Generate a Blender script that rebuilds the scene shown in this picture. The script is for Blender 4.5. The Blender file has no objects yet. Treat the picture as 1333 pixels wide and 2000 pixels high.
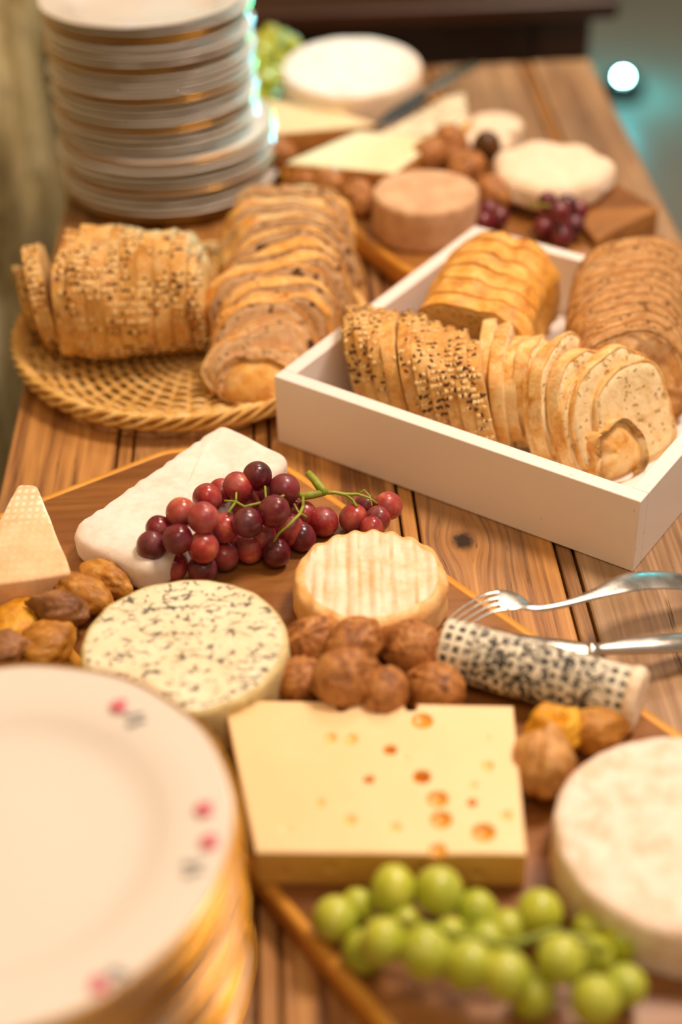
import bpy, math, random
from math import sin, cos, pi, radians, sqrt, exp, atan2, hypot
from mathutils import Vector, Matrix, noise
random.seed(7)
C = bpy.context.scene.collection
S = bpy.context.scene

# ------------------------------------------------------------------ camera
CAM_H, FPX, PITCH, YAW, ROLL = 0.68, 2950.0, radians(36.4), radians(1.85), radians(-1.72)
FW = Vector((sin(YAW)*cos(PITCH), cos(YAW)*cos(PITCH), -sin(PITCH)))
_r = Vector((cos(YAW), -sin(YAW), 0)); _u = _r.cross(FW)
RT = _r*cos(ROLL) + _u*sin(ROLL); UP = -_r*sin(ROLL) + _u*cos(ROLL)
cam = bpy.data.cameras.new('camera'); camo = bpy.data.objects.new('camera', cam); C.objects.link(camo)
camo.matrix_world = Matrix(((RT.x, UP.x, -FW.x, 0), (RT.y, UP.y, -FW.y, 0), (RT.z, UP.z, -FW.z, CAM_H), (0, 0, 0, 1)))
cam.sensor_fit = 'VERTICAL'; cam.sensor_height = 36; cam.lens = FPX*36/2000
cam.clip_start = 0.02
cam.dof.use_dof = True; cam.dof.focus_distance = 1.075; cam.dof.aperture_fstop = 2.05; cam.dof.aperture_blades = 0
S.camera = camo

# ------------------------------------------------------------------ world, lamps, exposure
w = bpy.data.worlds.new('world'); S.world = w; w.use_nodes = True
w.node_tree.nodes['Background'].inputs[0].default_value = (1.0, 0.78, 0.56, 1)
w.node_tree.nodes['Background'].inputs[1].default_value = 0.22
def area(name, loc, target, size, power, col, sy=None):
    l = bpy.data.lights.new(name, 'AREA'); l.size = size; l.energy = power; l.color = col
    if sy: l.shape = 'RECTANGLE'; l.size_y = sy
    o = bpy.data.objects.new(name, l); C.objects.link(o); o.location = loc
    o.rotation_euler = (Vector(target)-Vector(loc)).to_track_quat('-Z', 'Y').to_euler(); return o
area('ceiling_lamp_light', (0.75, 1.15, 1.75), (0.1, 0.9, 0), 0.42, 24.5, (1.0, 0.775, 0.61))
area('front_fill_light', (0.3, -0.15, 1.9), (0, 0.9, 0), 0.8, 6.5, (1.0, 0.77, 0.61))  # added fill from the front, lifts the left wall and the near cheeses
area('far_lamp_light', (0.6, 2.5, 1.9), (-0.1, 1.6, 0), 0.5, 9.5, (1.0, 0.79, 0.62))
def point(name, loc, power, col, r=.02):
    l = bpy.data.lights.new(name, 'POINT'); l.energy = power; l.color = col; l.shadow_soft_size = r
    o = bpy.data.objects.new(name, l); C.objects.link(o); o.location = loc
point('cyan_party_light', (1.6, 3.6, 0.9), 3, (0.05, 0.85, 1.0), .03)
l = bpy.data.lights.new('cyan_spot', 'SPOT'); l.energy = 260; l.color = (0.05, 0.85, 1.0); l.spot_size = radians(6.5); l.spot_blend = .5; l.shadow_soft_size = .025
o = bpy.data.objects.new('cyan_spot', l); C.objects.link(o); o.location = (1.0, 3.9, 0.62)
o.rotation_euler = (Vector((-.035, 1.53, .10))-o.location).to_track_quat('-Z', 'Y').to_euler()
point('blue_party_light', (-0.22, 3.2, 1.3), 1.6, (0.15, 0.3, 1.0), .02)
S.view_settings.view_transform = 'Standard'; S.view_settings.look = 'None'
S.view_settings.gamma = 1; S.view_settings.use_curve_mapping = False
S.view_settings.exposure = 0.44

# ------------------------------------------------------------------ helpers: geometry
def at(px, py, z=0.0):
    """a point on the horizontal plane at height z seen at photo pixel (px, py)"""
    d = FW + RT*((px-666.5)/FPX) - UP*((py-1000)/FPX)
    return Vector((0, 0, CAM_H)) + d*((z-CAM_H)/d.z)
def nz(p, s=1.0, o=0.0):
    return noise.noise(Vector((p[0]*s+o, p[1]*s+o*1.7, p[2]*s-o)))
class G:
    def __init__(s): s.v = []; s.f = []
    def add(s, vs, fs):
        b = len(s.v); s.v += [tuple(v) for v in vs]; s.f += [tuple(i+b for i in f) for f in fs]; return s
    def loft(s, rings, cap0=True, cap1=True, closed=True):
        n = len(rings[0]); b = len(s.v)
        for r in rings: s.v += [tuple(p) for p in r]
        for i in range(len(rings)-1):
            for j in range(n if closed else n-1):
                k = (j+1) % n
                s.f.append((b+i*n+j, b+i*n+k, b+(i+1)*n+k, b+(i+1)*n+j))
        if cap0:
            c = sum((Vector(p) for p in rings[0]), Vector())/n; s.v.append(tuple(c)); q = len(s.v)-1
            for j in range(n): s.f.append((q, b+(j+1) % n, b+j))
        if cap1:
            c = sum((Vector(p) for p in rings[-1]), Vector())/n; s.v.append(tuple(c)); q = len(s.v)-1; o = b+(len(rings)-1)*n
            for j in range(n): s.f.append((q, o+j, o+(j+1) % n))
        return s
    def box(s, x0, x1, y0, y1, z0, z1, r=0.0):
        if r <= 0:
            v = [(x, y, z) for z in (z0, z1) for x, y in ((x0, y0), (x1, y0), (x1, y1), (x0, y1))]
            return s.add(v, [(3, 2, 1, 0), (4, 5, 6, 7), (0, 1, 5, 4), (1, 2, 6, 5), (2, 3, 7, 6), (3, 0, 4, 7)])
        def ring(i, z): return [(x0+i+r, y0+i, z), (x1-i-r, y0+i, z), (x1-i, y0+i+r, z), (x1-i, y1-i-r, z), (x1-i-r, y1-i, z), (x0+i+r, y1-i, z), (x0+i, y1-i-r, z), (x0+i, y0+i+r, z)]
        return s.loft([ring(r, z0), ring(0, z0+r), ring(0, z1-r), ring(r, z1)])
    def tube(s, pts, rad, n=8, cap=True, flat=1.0):
        pts = [Vector(p) for p in pts]; rings = []; m = len(pts)
        up = Vector((0, 0, 1)); prev = None
        for i, p in enumerate(pts):
            t = (pts[min(i+1, m-1)]-pts[max(i-1, 0)]).normalized()
            a = prev if prev else (up.cross(t) if abs(t.z) < .95 else Vector((1, 0, 0)))
            a = (a - t*a.dot(t)).normalized(); b = t.cross(a); prev = a
            r = rad[i] if hasattr(rad, '__len__') else rad
            rings.append([p + a*(cos(2*pi*k/n)*r) + b*(sin(2*pi*k/n)*r*flat) for k in range(n)])
        return s.loft(rings, cap, cap)
    def blob(s, c, r, M=None, nu=20, nv=12, fn=None):
        rings = []; M = M or Matrix.Identity(3); c = Vector(c)
        for i in range(nv+1):
            th = pi*(i+.02)/(nv+.04)
            ring = []
            for j in range(nu):
                ph = 2*pi*j/nu
                d = Vector((sin(th)*cos(ph), sin(th)*sin(ph), -cos(th)))
                k = fn(d) if fn else 1.0
                if isinstance(k, Vector): p = k
                else: p = d*k
                ring.append(c + M @ Vector((p.x*r[0], p.y*r[1], p.z*r[2])))
            rings.append(ring)
        return s.loft(rings)
    def xf(s, M):
        s.v = [tuple(M @ Vector(v)) for v in s.v]; return s
    def mesh(s, name, m, smooth=True):
        me = bpy.data.meshes.new(name); me.from_pydata(s.v, [], s.f); me.update()
        if m: me.materials.append(m)
        if smooth: me.polygons.foreach_set('use_smooth', [True]*len(me.polygons))
        return me
    def obj(s, name, m, parent=None, smooth=True):
        o = bpy.data.objects.new(name, s.mesh(name, m, smooth)); C.objects.link(o)
        if parent: o.parent = parent
        return o
def thing(name, label, cat, loc=(0, 0, 0), rot=(0, 0, 0), group=None):
    o = bpy.data.objects.new(name, None); C.objects.link(o); o.empty_display_size = .02
    o.location = loc; o.rotation_euler = rot; o['label'] = label; o['category'] = cat
    if group: o['group'] = group
    return o
def tag(o, label, cat, group=None):
    o['label'] = label; o['category'] = cat
    if group: o['group'] = group
    return o
def struct(o): o['kind'] = 'structure'; return o
def copy_tree(o, parent=None):
    c = o.copy(); C.objects.link(c); c.parent = parent
    for ch in o.children: copy_tree(ch, c)
    return c
ORD = ['first', 'second', 'third', 'fourth', 'fifth', 'sixth', 'seventh', 'eighth', 'ninth', 'tenth', 'eleventh', 'twelfth', 'thirteenth', 'fourteenth', 'fifteenth', 'sixteenth', 'seventeenth', 'eighteenth', 'nineteenth', 'twentieth',
       'twenty-first', 'twenty-second', 'twenty-third', 'twenty-fourth', 'twenty-fifth', 'twenty-sixth', 'twenty-seventh', 'twenty-eighth']
def offset_ring(pts, d):
    n = len(pts); out = []
    for i in range(n):
        a = Vector(pts[i-1]); b = Vector(pts[(i+1) % n]); t = (b-a).normalized()
        out.append((pts[i][0]-t.y*d, pts[i][1]+t.x*d))       # ccw outline: inward
    return out
def slab(outline, z0, z1, r, seg=4, jit=None):
    """solid of a ccw outline with rounded top and bottom edges"""
    g = G(); rings = []
    for k in range(seg+1):
        a = pi/2*k/seg; rings.append([(x, y, z0+r*(1-sin(a))) for x, y in offset_ring(outline, r*(1-cos(a)))][:]) if False else None
    rings = []
    for k in range(seg+1):
        a = pi/2*k/seg; rings.append([(x, y, z0+r-r*cos(a)) for x, y in offset_ring(outline, r-r*sin(a))])
    for k in range(seg+1):
        a = pi/2*k/seg; rings.append([(x, y, z1-r+r*sin(a)) for x, y in offset_ring(outline, r-r*cos(a))])
    n = len(outline); cx = sum(p[0] for p in outline)/n; cy = sum(p[1] for p in outline)/n
    top = rings[-1]
    for f in (.75, .5, .25): rings.append([(cx+(x-cx)*f, cy+(y-cy)*f, z) for x, y, z in top])
    if jit: rings = [[tuple(Vector(p)+jit(Vector(p))) for p in rg] for rg in rings]
    return g.loft(rings)
def dense(poly, step, rr=0.0):
    """resample a polygon, rounding its corners by rr"""
    out = []; n = len(poly)
    for i in range(n):
        a, b, c = Vector(poly[i-1]), Vector(poly[i]), Vector(poly[(i+1) % n])
        r = rr[i] if hasattr(rr, '__len__') else rr
        p = b+(a-b).normalized()*r; q = b+(c-b).normalized()*r
        if r > 0:
            for k in range(7):
                t = k/6; out.append(tuple(p*(1-t)**2+b*2*t*(1-t)+q*t*t))
        else: out.append(tuple(b))
        r2 = rr[(i+1) % n] if hasattr(rr, '__len__') else rr
        e = c+(b-c).normalized()*r2
        m = int((e-q).length/step)
        for k in range(1, m): out.append(tuple(q+(e-q)*k/m))
    return out
def circle(R, n=96, fn=None): return [((R*(fn(2*pi*i/n) if fn else 1))*cos(2*pi*i/n), (R*(fn(2*pi*i/n) if fn else 1))*sin(2*pi*i/n)) for i in range(n)]

# ------------------------------------------------------------------ helpers: materials
def lin(c):
    c = c.lstrip('#'); v = [int(c[i:i+2], 16)/255 for i in (0, 2, 4)]
    return tuple((x/12.92 if x <= .04045 else ((x+.055)/1.055)**2.4) for x in v)+(1,)
class M:
    def __init__(s, name, rough=.6, **kw):
        s.m = bpy.data.materials.new(name); s.m.use_nodes = True; s.t = s.m.node_tree
        s.b = s.t.nodes['Principled BSDF']; s.b.inputs['Roughness'].default_value = rough
        s.co = s.t.nodes.new('ShaderNodeTexCoord').outputs['Object']
        for k, v in kw.items(): s.b.inputs[k.replace('_', ' ')].default_value = v
    def put(s, i, v):
        if isinstance(v, bpy.types.NodeSocket): s.t.links.new(v, i)
        else: i.default_value = v
    def n(s, typ, outn=0, props=None, **inp):
        nd = s.t.nodes.new(typ)
        for k, v in (props or {}).items(): setattr(nd, k, v)
        for k, v in inp.items(): s.put(nd.inputs[int(k[1:])] if k[0] == 'i' and k[1:].isdigit() else nd.inputs[k.replace('_', ' ')], v)
        return nd.outputs[outn]
    def math(s, op, a, b=0.0, c=0.0, clamp=False):
        return s.n('ShaderNodeMath', 0, {'operation': op, 'use_clamp': clamp}, i0=a, i1=b, i2=c)
    def vmath(s, op, a, b=(0, 0, 0), out=0): return s.n('ShaderNodeVectorMath', out, {'operation': op}, i0=a, i1=b)
    def scale(s, sc, off=None, co=None):
        v = s.vmath('MULTIPLY', co or s.co, sc)
        if off: v = s.vmath('ADD', v, off)
        return v
    def rnd(s):
        r = s.t.nodes.new('ShaderNodeObjectInfo').outputs['Random']
        return s.vmath('MULTIPLY', s.n('ShaderNodeCombineXYZ', 0, None, i0=r, i1=r, i2=r), (37.0, 91.0, 53.0))
    def noise(s, scale=5, detail=4, rough=.55, dist=0, vec=None): return s.n('ShaderNodeTexNoise', 0, None, Vector=vec or s.co, Scale=scale, Detail=detail, Roughness=rough, Distortion=dist)
    def vor(s, scale=5, vec=None, feature='F1', out=0, rand=1.0): return s.n('ShaderNodeTexVoronoi', out, {'feature': feature}, Vector=vec or s.co, Scale=scale, Randomness=rand)
    def ramp(s, fac, stops, interp='LINEAR'):
        nd = s.t.nodes.new('ShaderNodeValToRGB'); s.put(nd.inputs[0], fac); cr = nd.color_ramp; cr.interpolation = interp
        while len(cr.elements) < len(stops): cr.elements.new(.5)
        for e, (p, c) in zip(cr.elements, stops):
            e.position = p; e.color = lin(c) if isinstance(c, str) else ((c, c, c, 1) if not hasattr(c, '__len__') else c)
        return nd.outputs[0]
    def step(s, fac, lo, hi): return s.ramp(fac, [(lo, 0.0), (hi, 1.0)]) if lo < hi else s.ramp(fac, [(hi, 1.0), (lo, 0.0)])
    def mix(s, f, a, b, mode='MIX'):
        nd = s.t.nodes.new('ShaderNodeMix'); nd.data_type = 'RGBA'; nd.blend_type = mode
        col = lambda v: lin(v) if isinstance(v, str) else v
        s.put(nd.inputs[0], f); s.put(nd.inputs[6], col(a)); s.put(nd.inputs[7], col(b)); return nd.outputs[2]
    def color(s, v): s.put(s.b.inputs['Base Color'], lin(v) if isinstance(v, str) else v); return s
    def bump(s, h, strength=.3, dist=.001):
        nd = s.t.nodes.new('ShaderNodeBump'); nd.inputs['Strength'].default_value = strength; nd.inputs['Distance'].default_value = dist
        s.put(nd.inputs['Height'], h); s.t.links.new(nd.outputs[0], s.b.inputs['Normal']); return s
    def rough(s, v): s.put(s.b.inputs['Roughness'], v); return s
    def sss(s, wgt, radius=(1, .5, .3), scale=.004):
        s.b.inputs['Subsurface Weight'].default_value = wgt; s.b.inputs['Subsurface Radius'].default_value = radius; s.b.inputs['Subsurface Scale'].default_value = scale; return s

def wood_mat(name, stops, knots=(), grain=70, crack=True, grey=0.0, rough=.55, along='y', stain=None):
    m = M(name, rough); co = m.vmath('ADD', m.co, m.rnd()) if not knots else m.co
    base = m.co
    kd = None
    for (kx, ky, kr) in knots:
        d = m.vmath('SUBTRACT', base, (kx, ky, 0)); ds = m.vmath('MULTIPLY', d, (1/kr, .75/kr, 0)); L = m.vmath('LENGTH', ds, out=1)
        wv = m.math('POWER', 2.718, m.math('MULTIPLY', m.math('MULTIPLY', L, L), -.28))
        co = m.vmath('SUBTRACT', co, m.vmath('MULTIPLY', d, m.n('ShaderNodeCombineXYZ', 0, None, i0=m.math('MULTIPLY', wv, .85), i1=0.0, i2=0.0)))
        ring = m.math('ADD', m.step(m.math('ADD', L, m.math('MULTIPLY', m.noise(300, 2), .5)), 1.15, .45), m.math('MULTIPLY', m.step(L, 1.5, .7), .35), clamp=True)
        kd = ring if kd is None else m.math('MAXIMUM', kd, ring)
    if knots: co = m.vmath('ADD', co, m.rnd())
    sc = (grain*1.5, 2.0, grain) if along == 'y' else (2.2, grain, grain)
    v = m.scale(sc, co=co)
    g1 = m.noise(1.0, 6, .66, .12, v); g2 = m.noise(4.5, 4, .6, 0, v); big = m.noise(9 if along == 'y' else 9, 3, .5, .4, m.scale((1, .35, 1) if along == 'y' else (.35, 1, 1), co=co))
    f = m.math('ADD', m.math('MULTIPLY', g1, .68), m.math('MULTIPLY', g2, .32))
    f = m.math('ADD', f, m.math('MULTIPLY', m.math('SUBTRACT', big, .5), .34))
    col = m.ramp(f, stops)
    if grey: col = m.mix(m.math('MULTIPLY', m.step(m.noise(7, 3, .6, 0, m.scale((1, .5, 1), co=m.vmath('ADD', co, (3, 9, 1)))), .5, .68), grey), col, '#8a7258')
    if stain: col = m.mix(m.math('MULTIPLY', m.step(big, .5, .38), .8), col, stain)
    h = f
    if crack:
        c1 = m.noise(1.0, 3, .7, .8, m.scale((grain*2.2, 9, grain) if along == 'y' else (9, grain*2.2, grain), co=co))
        msk = m.noise(14, 2, .5, 0, co)
        cr = m.math('MULTIPLY', m.step(c1, .37, .30), m.step(msk, .46, .54)); col = m.mix(cr, col, '#2a170b'); h = m.math('SUBTRACT', h, cr)
    if kd is not None: col = m.mix(kd, col, '#2b180d'); h = m.math('SUBTRACT', h, m.math('MULTIPLY', kd, .6))
    m.color(col).bump(h, .35, .0012); return m.m
PINE = [(.30, '#3d2210'), (.41, '#7a4e28'), (.50, '#ab773e'), (.60, '#c68f4e'), (.70, '#d6a766')]
k1 = at(905, 1055, 0); k2 = at(262, 955, 0); k3 = at(1300, 1105, 0); k4 = at(800, 1030, 0)
MAT_PLANK = wood_mat('table_pine', PINE, ((k1.x, k1.y, .0115), (k2.x, k2.y, .007), (k3.x, k3.y, .010)), grain=55, grey=.55, rough=.5)
MAT_PLANK_GREY = wood_mat('table_pine_weathered', [(.28, '#4b3220'), (.42, '#8a6848'), (.55, '#ac8862'), (.7, '#c7a67e')], (), grain=55, grey=.7, rough=.5)
MAT_TLEG = wood_mat('table_leg_wood', PINE, (), grain=55)
MAT_BOARD = wood_mat('board_wood', [(.25, '#5f3614'), (.45, '#875526'), (.6, '#a26d34'), (.75, '#b88342')], (), grain=26, crack=False, rough=.42, along='x')
MAT_BOARD_EDGE_LIT = wood_mat('board_edge_lit_wood', [(.3, '#c8872c'), (.6, '#e3a443'), (.8, '#efbb63')], (), grain=26, crack=False, rough=.35, along='x')  # lighter than the top: pale end grain plus backlit highlight put into the colour
MAT_BOARD_DARK = wood_mat('board_dark_wood', [(.25, '#4a2b12'), (.5, '#7d5128'), (.75, '#98693a')], (), grain=30, crack=False, rough=.45, along='x')
MAT_DARKWOOD = wood_mat('old_dark_wood', [(.3, '#1b0c05'), (.55, '#3a1e0d'), (.75, '#55301a')], (), grain=30, crack=False, rough=.35, along='x')

# plaster / stone wall
m = M('mossy_plaster', .9)
a = m.noise(6, 6, .6, .6); b2 = m.noise(26, 4, .6)
col = m.ramp(a, [(.3, '#8a7748'), (.45, '#b8a46c'), (.58, '#d6c692'), (.72, '#e6d9ae')])
col = m.mix(m.math('MULTIPLY', m.step(b2, .45, .32), .55), col, '#3d3018')
m.color(col).bump(m.math('ADD', a, m.math('MULTIPLY', b2, .3)), .8, .02); MAT_WALL = m.m
m = M('concrete_floor', .38)
a = m.noise(1.6, 5, .6); m.color(m.ramp(a, [(.3, '#8f9088'), (.7, '#a6a79c')])).bump(m.noise(60, 3), .15, .002); MAT_FLOOR = m.m
m = M('dark_iron', .5, Metallic=.8); m.color('#2a2724'); MAT_IRON = m.m
m = M('uplight_lens'); m.b.inputs['Emission Color'].default_value = (.35, 1.0, 1.0, 1); m.b.inputs['Emission Strength'].default_value = 150; MAT_LED = m.m

# white paint
m = M('white_paint', .42); m.color(m.mix(m.math('MULTIPLY', m.step(m.noise(160, 2), .3, .22), .5), '#f1e9e4', '#9a7f6c')).bump(m.noise(500, 3, .6, 0, m.scale((1, 1, 1))), .12, .0005); MAT_WHITE = m.m

# bread
def crust_mat(name, stops, flour=0.0, burn=.5, bumps=.9, crack=False, scale=55):
    m = M(name, .62); co = m.vmath('ADD', m.co, m.rnd())
    a = m.noise(scale, 5, .65, .3, co); b = m.noise(scale*4.5, 4, .6, 0, co)
    f = m.math('ADD', m.math('MULTIPLY', a, .8), m.math('MULTIPLY', b, .22))
    col = m.ramp(f, stops)
    col = m.mix(m.math('MULTIPLY', m.step(m.noise(scale*.8, 4, .7, .5, m.vmath('ADD', co, (5, 2, 7))), .56, .66), burn), col, '#8a420f')
    if flour: col = m.mix(m.math('MULTIPLY', m.step(m.noise(scale*.9, 4, .7, 0, m.vmath('ADD', co, (1, 8, 3))), .48, .68), flour), col, '#ecd7a8')
    h = m.math('ADD', m.math('MULTIPLY', a, .6), m.math('MULTIPLY', b, .5))
    if crack:
        e = m.vor(26, m.vmath('ADD', co, m.scale((.02, .02, .02))), 'DISTANCE_TO_EDGE'); cr = m.step(e, .10, .02)
        col = m.mix(m.math('MULTIPLY', cr, .45), col, '#6b3c17'); h = m.math('SUBTRACT', h, m.math('MULTIPLY', cr, .4))
    m.color(col).bump(h, bumps, .0016); return m.m
def crumb_mat(name, base, dark, hole, raisin=None, speck=0.0):
    m = M(name, .85); co = m.vmath('ADD', m.co, m.rnd())
    a = m.noise(120, 5, .65, 0, co); col = m.ramp(a, [(.3, dark), (.6, base)])
    w = m.vmath('ADD', co, m.vmath('MULTIPLY', m.n('ShaderNodeTexNoise', 1, None, Vector=co, Scale=90.0), (.012, .012, .012)))
    h1 = m.step(m.vor(170, w), .33, .2); h1 = m.math('MULTIPLY', h1, m.step(m.noise(50, 2, .5, 0, co), .42, .52))
    h2 = m.math('MULTIPLY', m.step(m.vor(75, w), .3, .2), m.step(m.noise(31, 2, .5, 0, m.vmath('ADD', co, (9, 1, 4))), .54, .6))
    h = m.math('MAXIMUM', h1, h2)
    col = m.mix(m.math('MULTIPLY', h, .8), col, hole)
    if raisin:
        r = m.math('MULTIPLY', m.step(m.vor(62, w), .3, .22), m.step(m.noise(40, 1, .5, 0, m.vmath('ADD', co, (2, 6, 4))), .5, .56)); col = m.mix(r, col, raisin)
    m.color(col).bump(m.math('SUBTRACT', a, h), .9, .0016).sss(.15, (1, .6, .3), .003); return m.m
CR_SEED = crust_mat('seeded_crust', [(.3, '#a9671f'), (.45, '#cf9342'), (.6, '#e2b468'), (.75, '#efcf90')], flour=.35, burn=.35)
CR_NUT = crust_mat('nut_bread_crust', [(.3, '#b5691f'), (.45, '#dc9a42'), (.6, '#ecb968'), (.75, '#f2d09a')], flour=.5, burn=.45)
CR_GOLD = crust_mat('golden_crust', [(.3, '#b9691a'), (.45, '#dc952f'), (.6, '#edb656'), (.75, '#f6d490')], flour=.25, burn=.55)
CR_WHITE = crust_mat('pale_crust', [(.3, '#b97024'), (.45, '#dca24e'), (.6, '#edc988'), (.75, '#f5deb0')], flour=.5, burn=.35)
CR_BROWN = crust_mat('brown_crust', [(.3, '#8a541f'), (.45, '#b47a3a'), (.6, '#c8924f'), (.75, '#e0bd84')], flour=.55, burn=.2, crack=True)
CB_SEED = crumb_mat('seeded_crumb', '#d9b577', '#c09050', '#8f6530')
CB_NUT = crumb_mat('nut_bread_crumb', '#e0bd92', '#c89c6c', '#916a48', '#4a2a1a')
CB_GOLD = crumb_mat('golden_crumb', '#dcb877', '#c49a58', '#8f6a34')
CB_WHITE = crumb_mat('white_crumb', '#f3dcae', '#e4c388', '#c09555')
CB_BROWN = crumb_mat('brown_crumb', '#cfa068', '#b07f48', '#7f5328')
m = M('oat_flake', .6); m.color(m.ramp(m.noise(200), [(.3, '#d2a257'), (.7, '#f3dca6')])); MAT_OAT = m.m
m = M('flax_seed', .4); m.color(m.ramp(m.noise(150), [(.3, '#3a1a0a'), (.7, '#6e3c18')])); MAT_FLAX = m.m

# wicker
m = M('wicker', .42); co = m.vmath('ADD', m.co, m.rnd())
m.color(m.ramp(m.math('ADD', m.math('MULTIPLY', m.noise(35, 3, .6, 0, co), .6), m.math('MULTIPLY', m.noise(240, 3, .6, 0, co), .4)), [(.3, '#b88438'), (.5, '#e0b364'), (.68, '#f3d798')])).bump(m.noise(400, 2, .5, 0, m.scale((1, 1, .2))), .2, .0004); MAT_WICKER = m.m
# porcelain
m = M('porcelain', .12, Coat_Weight=.4); m.color('#e6dfd6'); MAT_CHINA = m.m
m = M('gold_band', .28, Metallic=1.0); m.color('#d9a040'); MAT_GOLD = m.m
m = M('rose_print', .25); m.color(m.ramp(m.noise(300), [(.3, '#c2455a'), (.7, '#e08894')])); MAT_ROSE = m.m
m = M('leaf_print', .25); m.color('#8d8f92'); MAT_LEAFP = m.m
# steel
m = M('brushed_steel', .25, Metallic=1.0); m.color('#cfc8c0').rough(m.ramp(m.noise(80, 4), [(.3, .2), (.7, .36)])); MAT_STEEL = m.m
m = M('dark_steel', .22, Metallic=.9); m.color('#6f7f88'); MAT_DSTEEL = m.m

# cheeses
def cheese(name, stops, scale=60, rough=.6, bump=.4, extra=None, sss=.25, dist=.0015):
    m = M(name, rough); a = m.noise(scale, 5, .6, .2); b = m.noise(scale*5, 3, .6)
    f = m.math('ADD', m.math('MULTIPLY', a, .75), m.math('MULTIPLY', b, .25))
    col = m.ramp(f, stops); h = f
    if extra: col, h = extra(m, col, h)
    m.color(col).bump(h, bump, dist).sss(sss, (1, .7, .4), .004); return m.m
BLOOM = cheese('white_bloom_rind', [(.3, '#e4d3c4'), (.55, '#f5eae2'), (.8, '#fbf3ee')], 40, .75, .5)
def bloomy(m, col, h):
    k = m.step(m.noise(75, 4, .65, .4), .50, .66)
    return m.mix(m.math('MULTIPLY', k, .5), col, '#dcae7c'), m.math('SUBTRACT', h, m.math('MULTIPLY', k, .4))
CAMEMB = cheese('mottled_bloom_rind', [(.3, '#e6cfb6'), (.5, '#f4e2d2'), (.75, '#fcf0e6')], 90, .75, .7, bloomy)
def grater(m, col, h):
    wv = m.n('ShaderNodeTexWave', 0, {'bands_direction': 'X'}, Vector=m.scale((1, .15, 1)), Scale=42.0, Distortion=2.0, Detail=2.0)
    k = m.step(m.noise(60, 3, .6, .3, m.scale((1, .35, 1))), .42, .64)
    col = m.mix(m.math('MULTIPLY', m.math('MULTIPLY', m.step(wv, .45, .1), k), .75), col, '#e79a4d')
    return col, m.math('ADD', h, m.math('MULTIPLY', wv, .5))
WASHED = cheese('washed_ridged_rind', [(.3, '#efbb88'), (.5, '#f8dcc0'), (.75, '#fff0e0')], 45, .5, .55, grater)
WASHED_SIDE = cheese('washed_side_rind', [(.3, '#e09a4a'), (.5, '#f2c282'), (.75, '#fbe0b2')], 60, .5, .5)
def veins(m, col, h):
    co = m.vmath('ADD', m.co, m.vmath('MULTIPLY', m.vmath('SUBTRACT', m.n('ShaderNodeTexNoise', 1, None, Vector=m.co, Scale=110.0, Detail=3.0), (.5, .5, .5)), (.012, .012, .012)))
    e = m.vor(100, m.scale((1, 1.7, 1), co=co), 'DISTANCE_TO_EDGE'); k = m.step(e, .13, .05)
    k = m.math('MULTIPLY', k, m.step(m.noise(120, 3, .6, 0, m.scale((1, 1.5, 1))), .49, .56))
    k2 = m.math('MULTIPLY', m.step(m.noise(60, 4, .7), .6, .68), .55)
    col = m.mix(m.math('MULTIPLY', k2, 1.0), col, '#c9cbb0'); col = m.mix(m.math('MULTIPLY', k, .92), col, '#3f4640')
    return col, m.math('SUBTRACT', h, m.math('MULTIPLY', k, .8))
BLUE = cheese('blue_veined_paste', [(.3, '#efdcb4'), (.6, '#fbeed0'), (.8, '#fef4dc')], 40, .5, .5, veins)
BLUE_RIND = cheese('blue_cheese_rind', [(.3, '#a8946a'), (.5, '#d9c48c'), (.75, '#eeddab')], 70, .8, .7)
SWISS = cheese('hole_cheese_paste', [(.3, '#f7d49c'), (.6, '#fbdaa8'), (.8, '#ffe2b6')], 14, .38, .08)
def hole_in(m, col, h): return col, h
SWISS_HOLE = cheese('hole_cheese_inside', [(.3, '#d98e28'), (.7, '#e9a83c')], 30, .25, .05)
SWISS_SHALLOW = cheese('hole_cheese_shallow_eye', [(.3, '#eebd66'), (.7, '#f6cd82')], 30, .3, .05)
SWISS_SIDE = cheese('hole_cheese_side', [(.3, '#dfa844'), (.6, '#edc063'), (.8, '#f4d07e')], 25, .4, .1)
TOMME = cheese('grey_tomme_rind', [(.3, '#b98f68'), (.5, '#d3aa84'), (.75, '#e8c8a4')], 60, .85, .8)
COMTE = cheese('pressed_paste', [(.3, '#f5e6b4'), (.7, '#fcf2cd')], 20, .4, .08)
COMTE_RIND = cheese('pressed_rind', [(.3, '#8a5420'), (.5, '#b87a34'), (.75, '#cf9650')], 50, .8, .7)
CREAM = cheese('cream_paste', [(.3, '#f3dda8'), (.7, '#fdeecb')], 30, .45, .15)
GOAT = cheese('goat_rind', [(.3, '#ecd2b2'), (.6, '#f6e2ca'), (.8, '#fdeedd')], 60, .7, .5)
def cloth(m, col, h):
    wv = m.n('ShaderNodeTexWave', 0, {'bands_direction': 'X'}, Vector=m.scale((1, 1, 1)), Scale=60.0, Distortion=1.0)
    wy = m.n('ShaderNodeTexWave', 0, {'bands_direction': 'Y'}, Vector=m.scale((1, 1, 1)), Scale=40.0, Distortion=1.0)
    pos = m.n('ShaderNodeSeparateXYZ', 1, None, i0=m.co)
    tip = m.step(pos, .012, .05)
    k = m.math('MULTIPLY', m.math('MULTIPLY', wv, wy), m.math('ADD', m.math('MULTIPLY', tip, .8), .12))
    return m.mix(k, col, '#fff4e2'), m.math('ADD', h, m.math('MULTIPLY', k, .5))
WEDGE_TOP = cheese('wedge_cloth_rind', [(.3, '#eab07c'), (.5, '#f4c89a'), (.75, '#fbdab2')], 35, .55, .4, cloth)
WEDGE_SIDE = cheese('wedge_side_rind', [(.3, '#c78f52'), (.5, '#dfb078'), (.75, '#ecc796')], 60, .7, .5)
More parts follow.
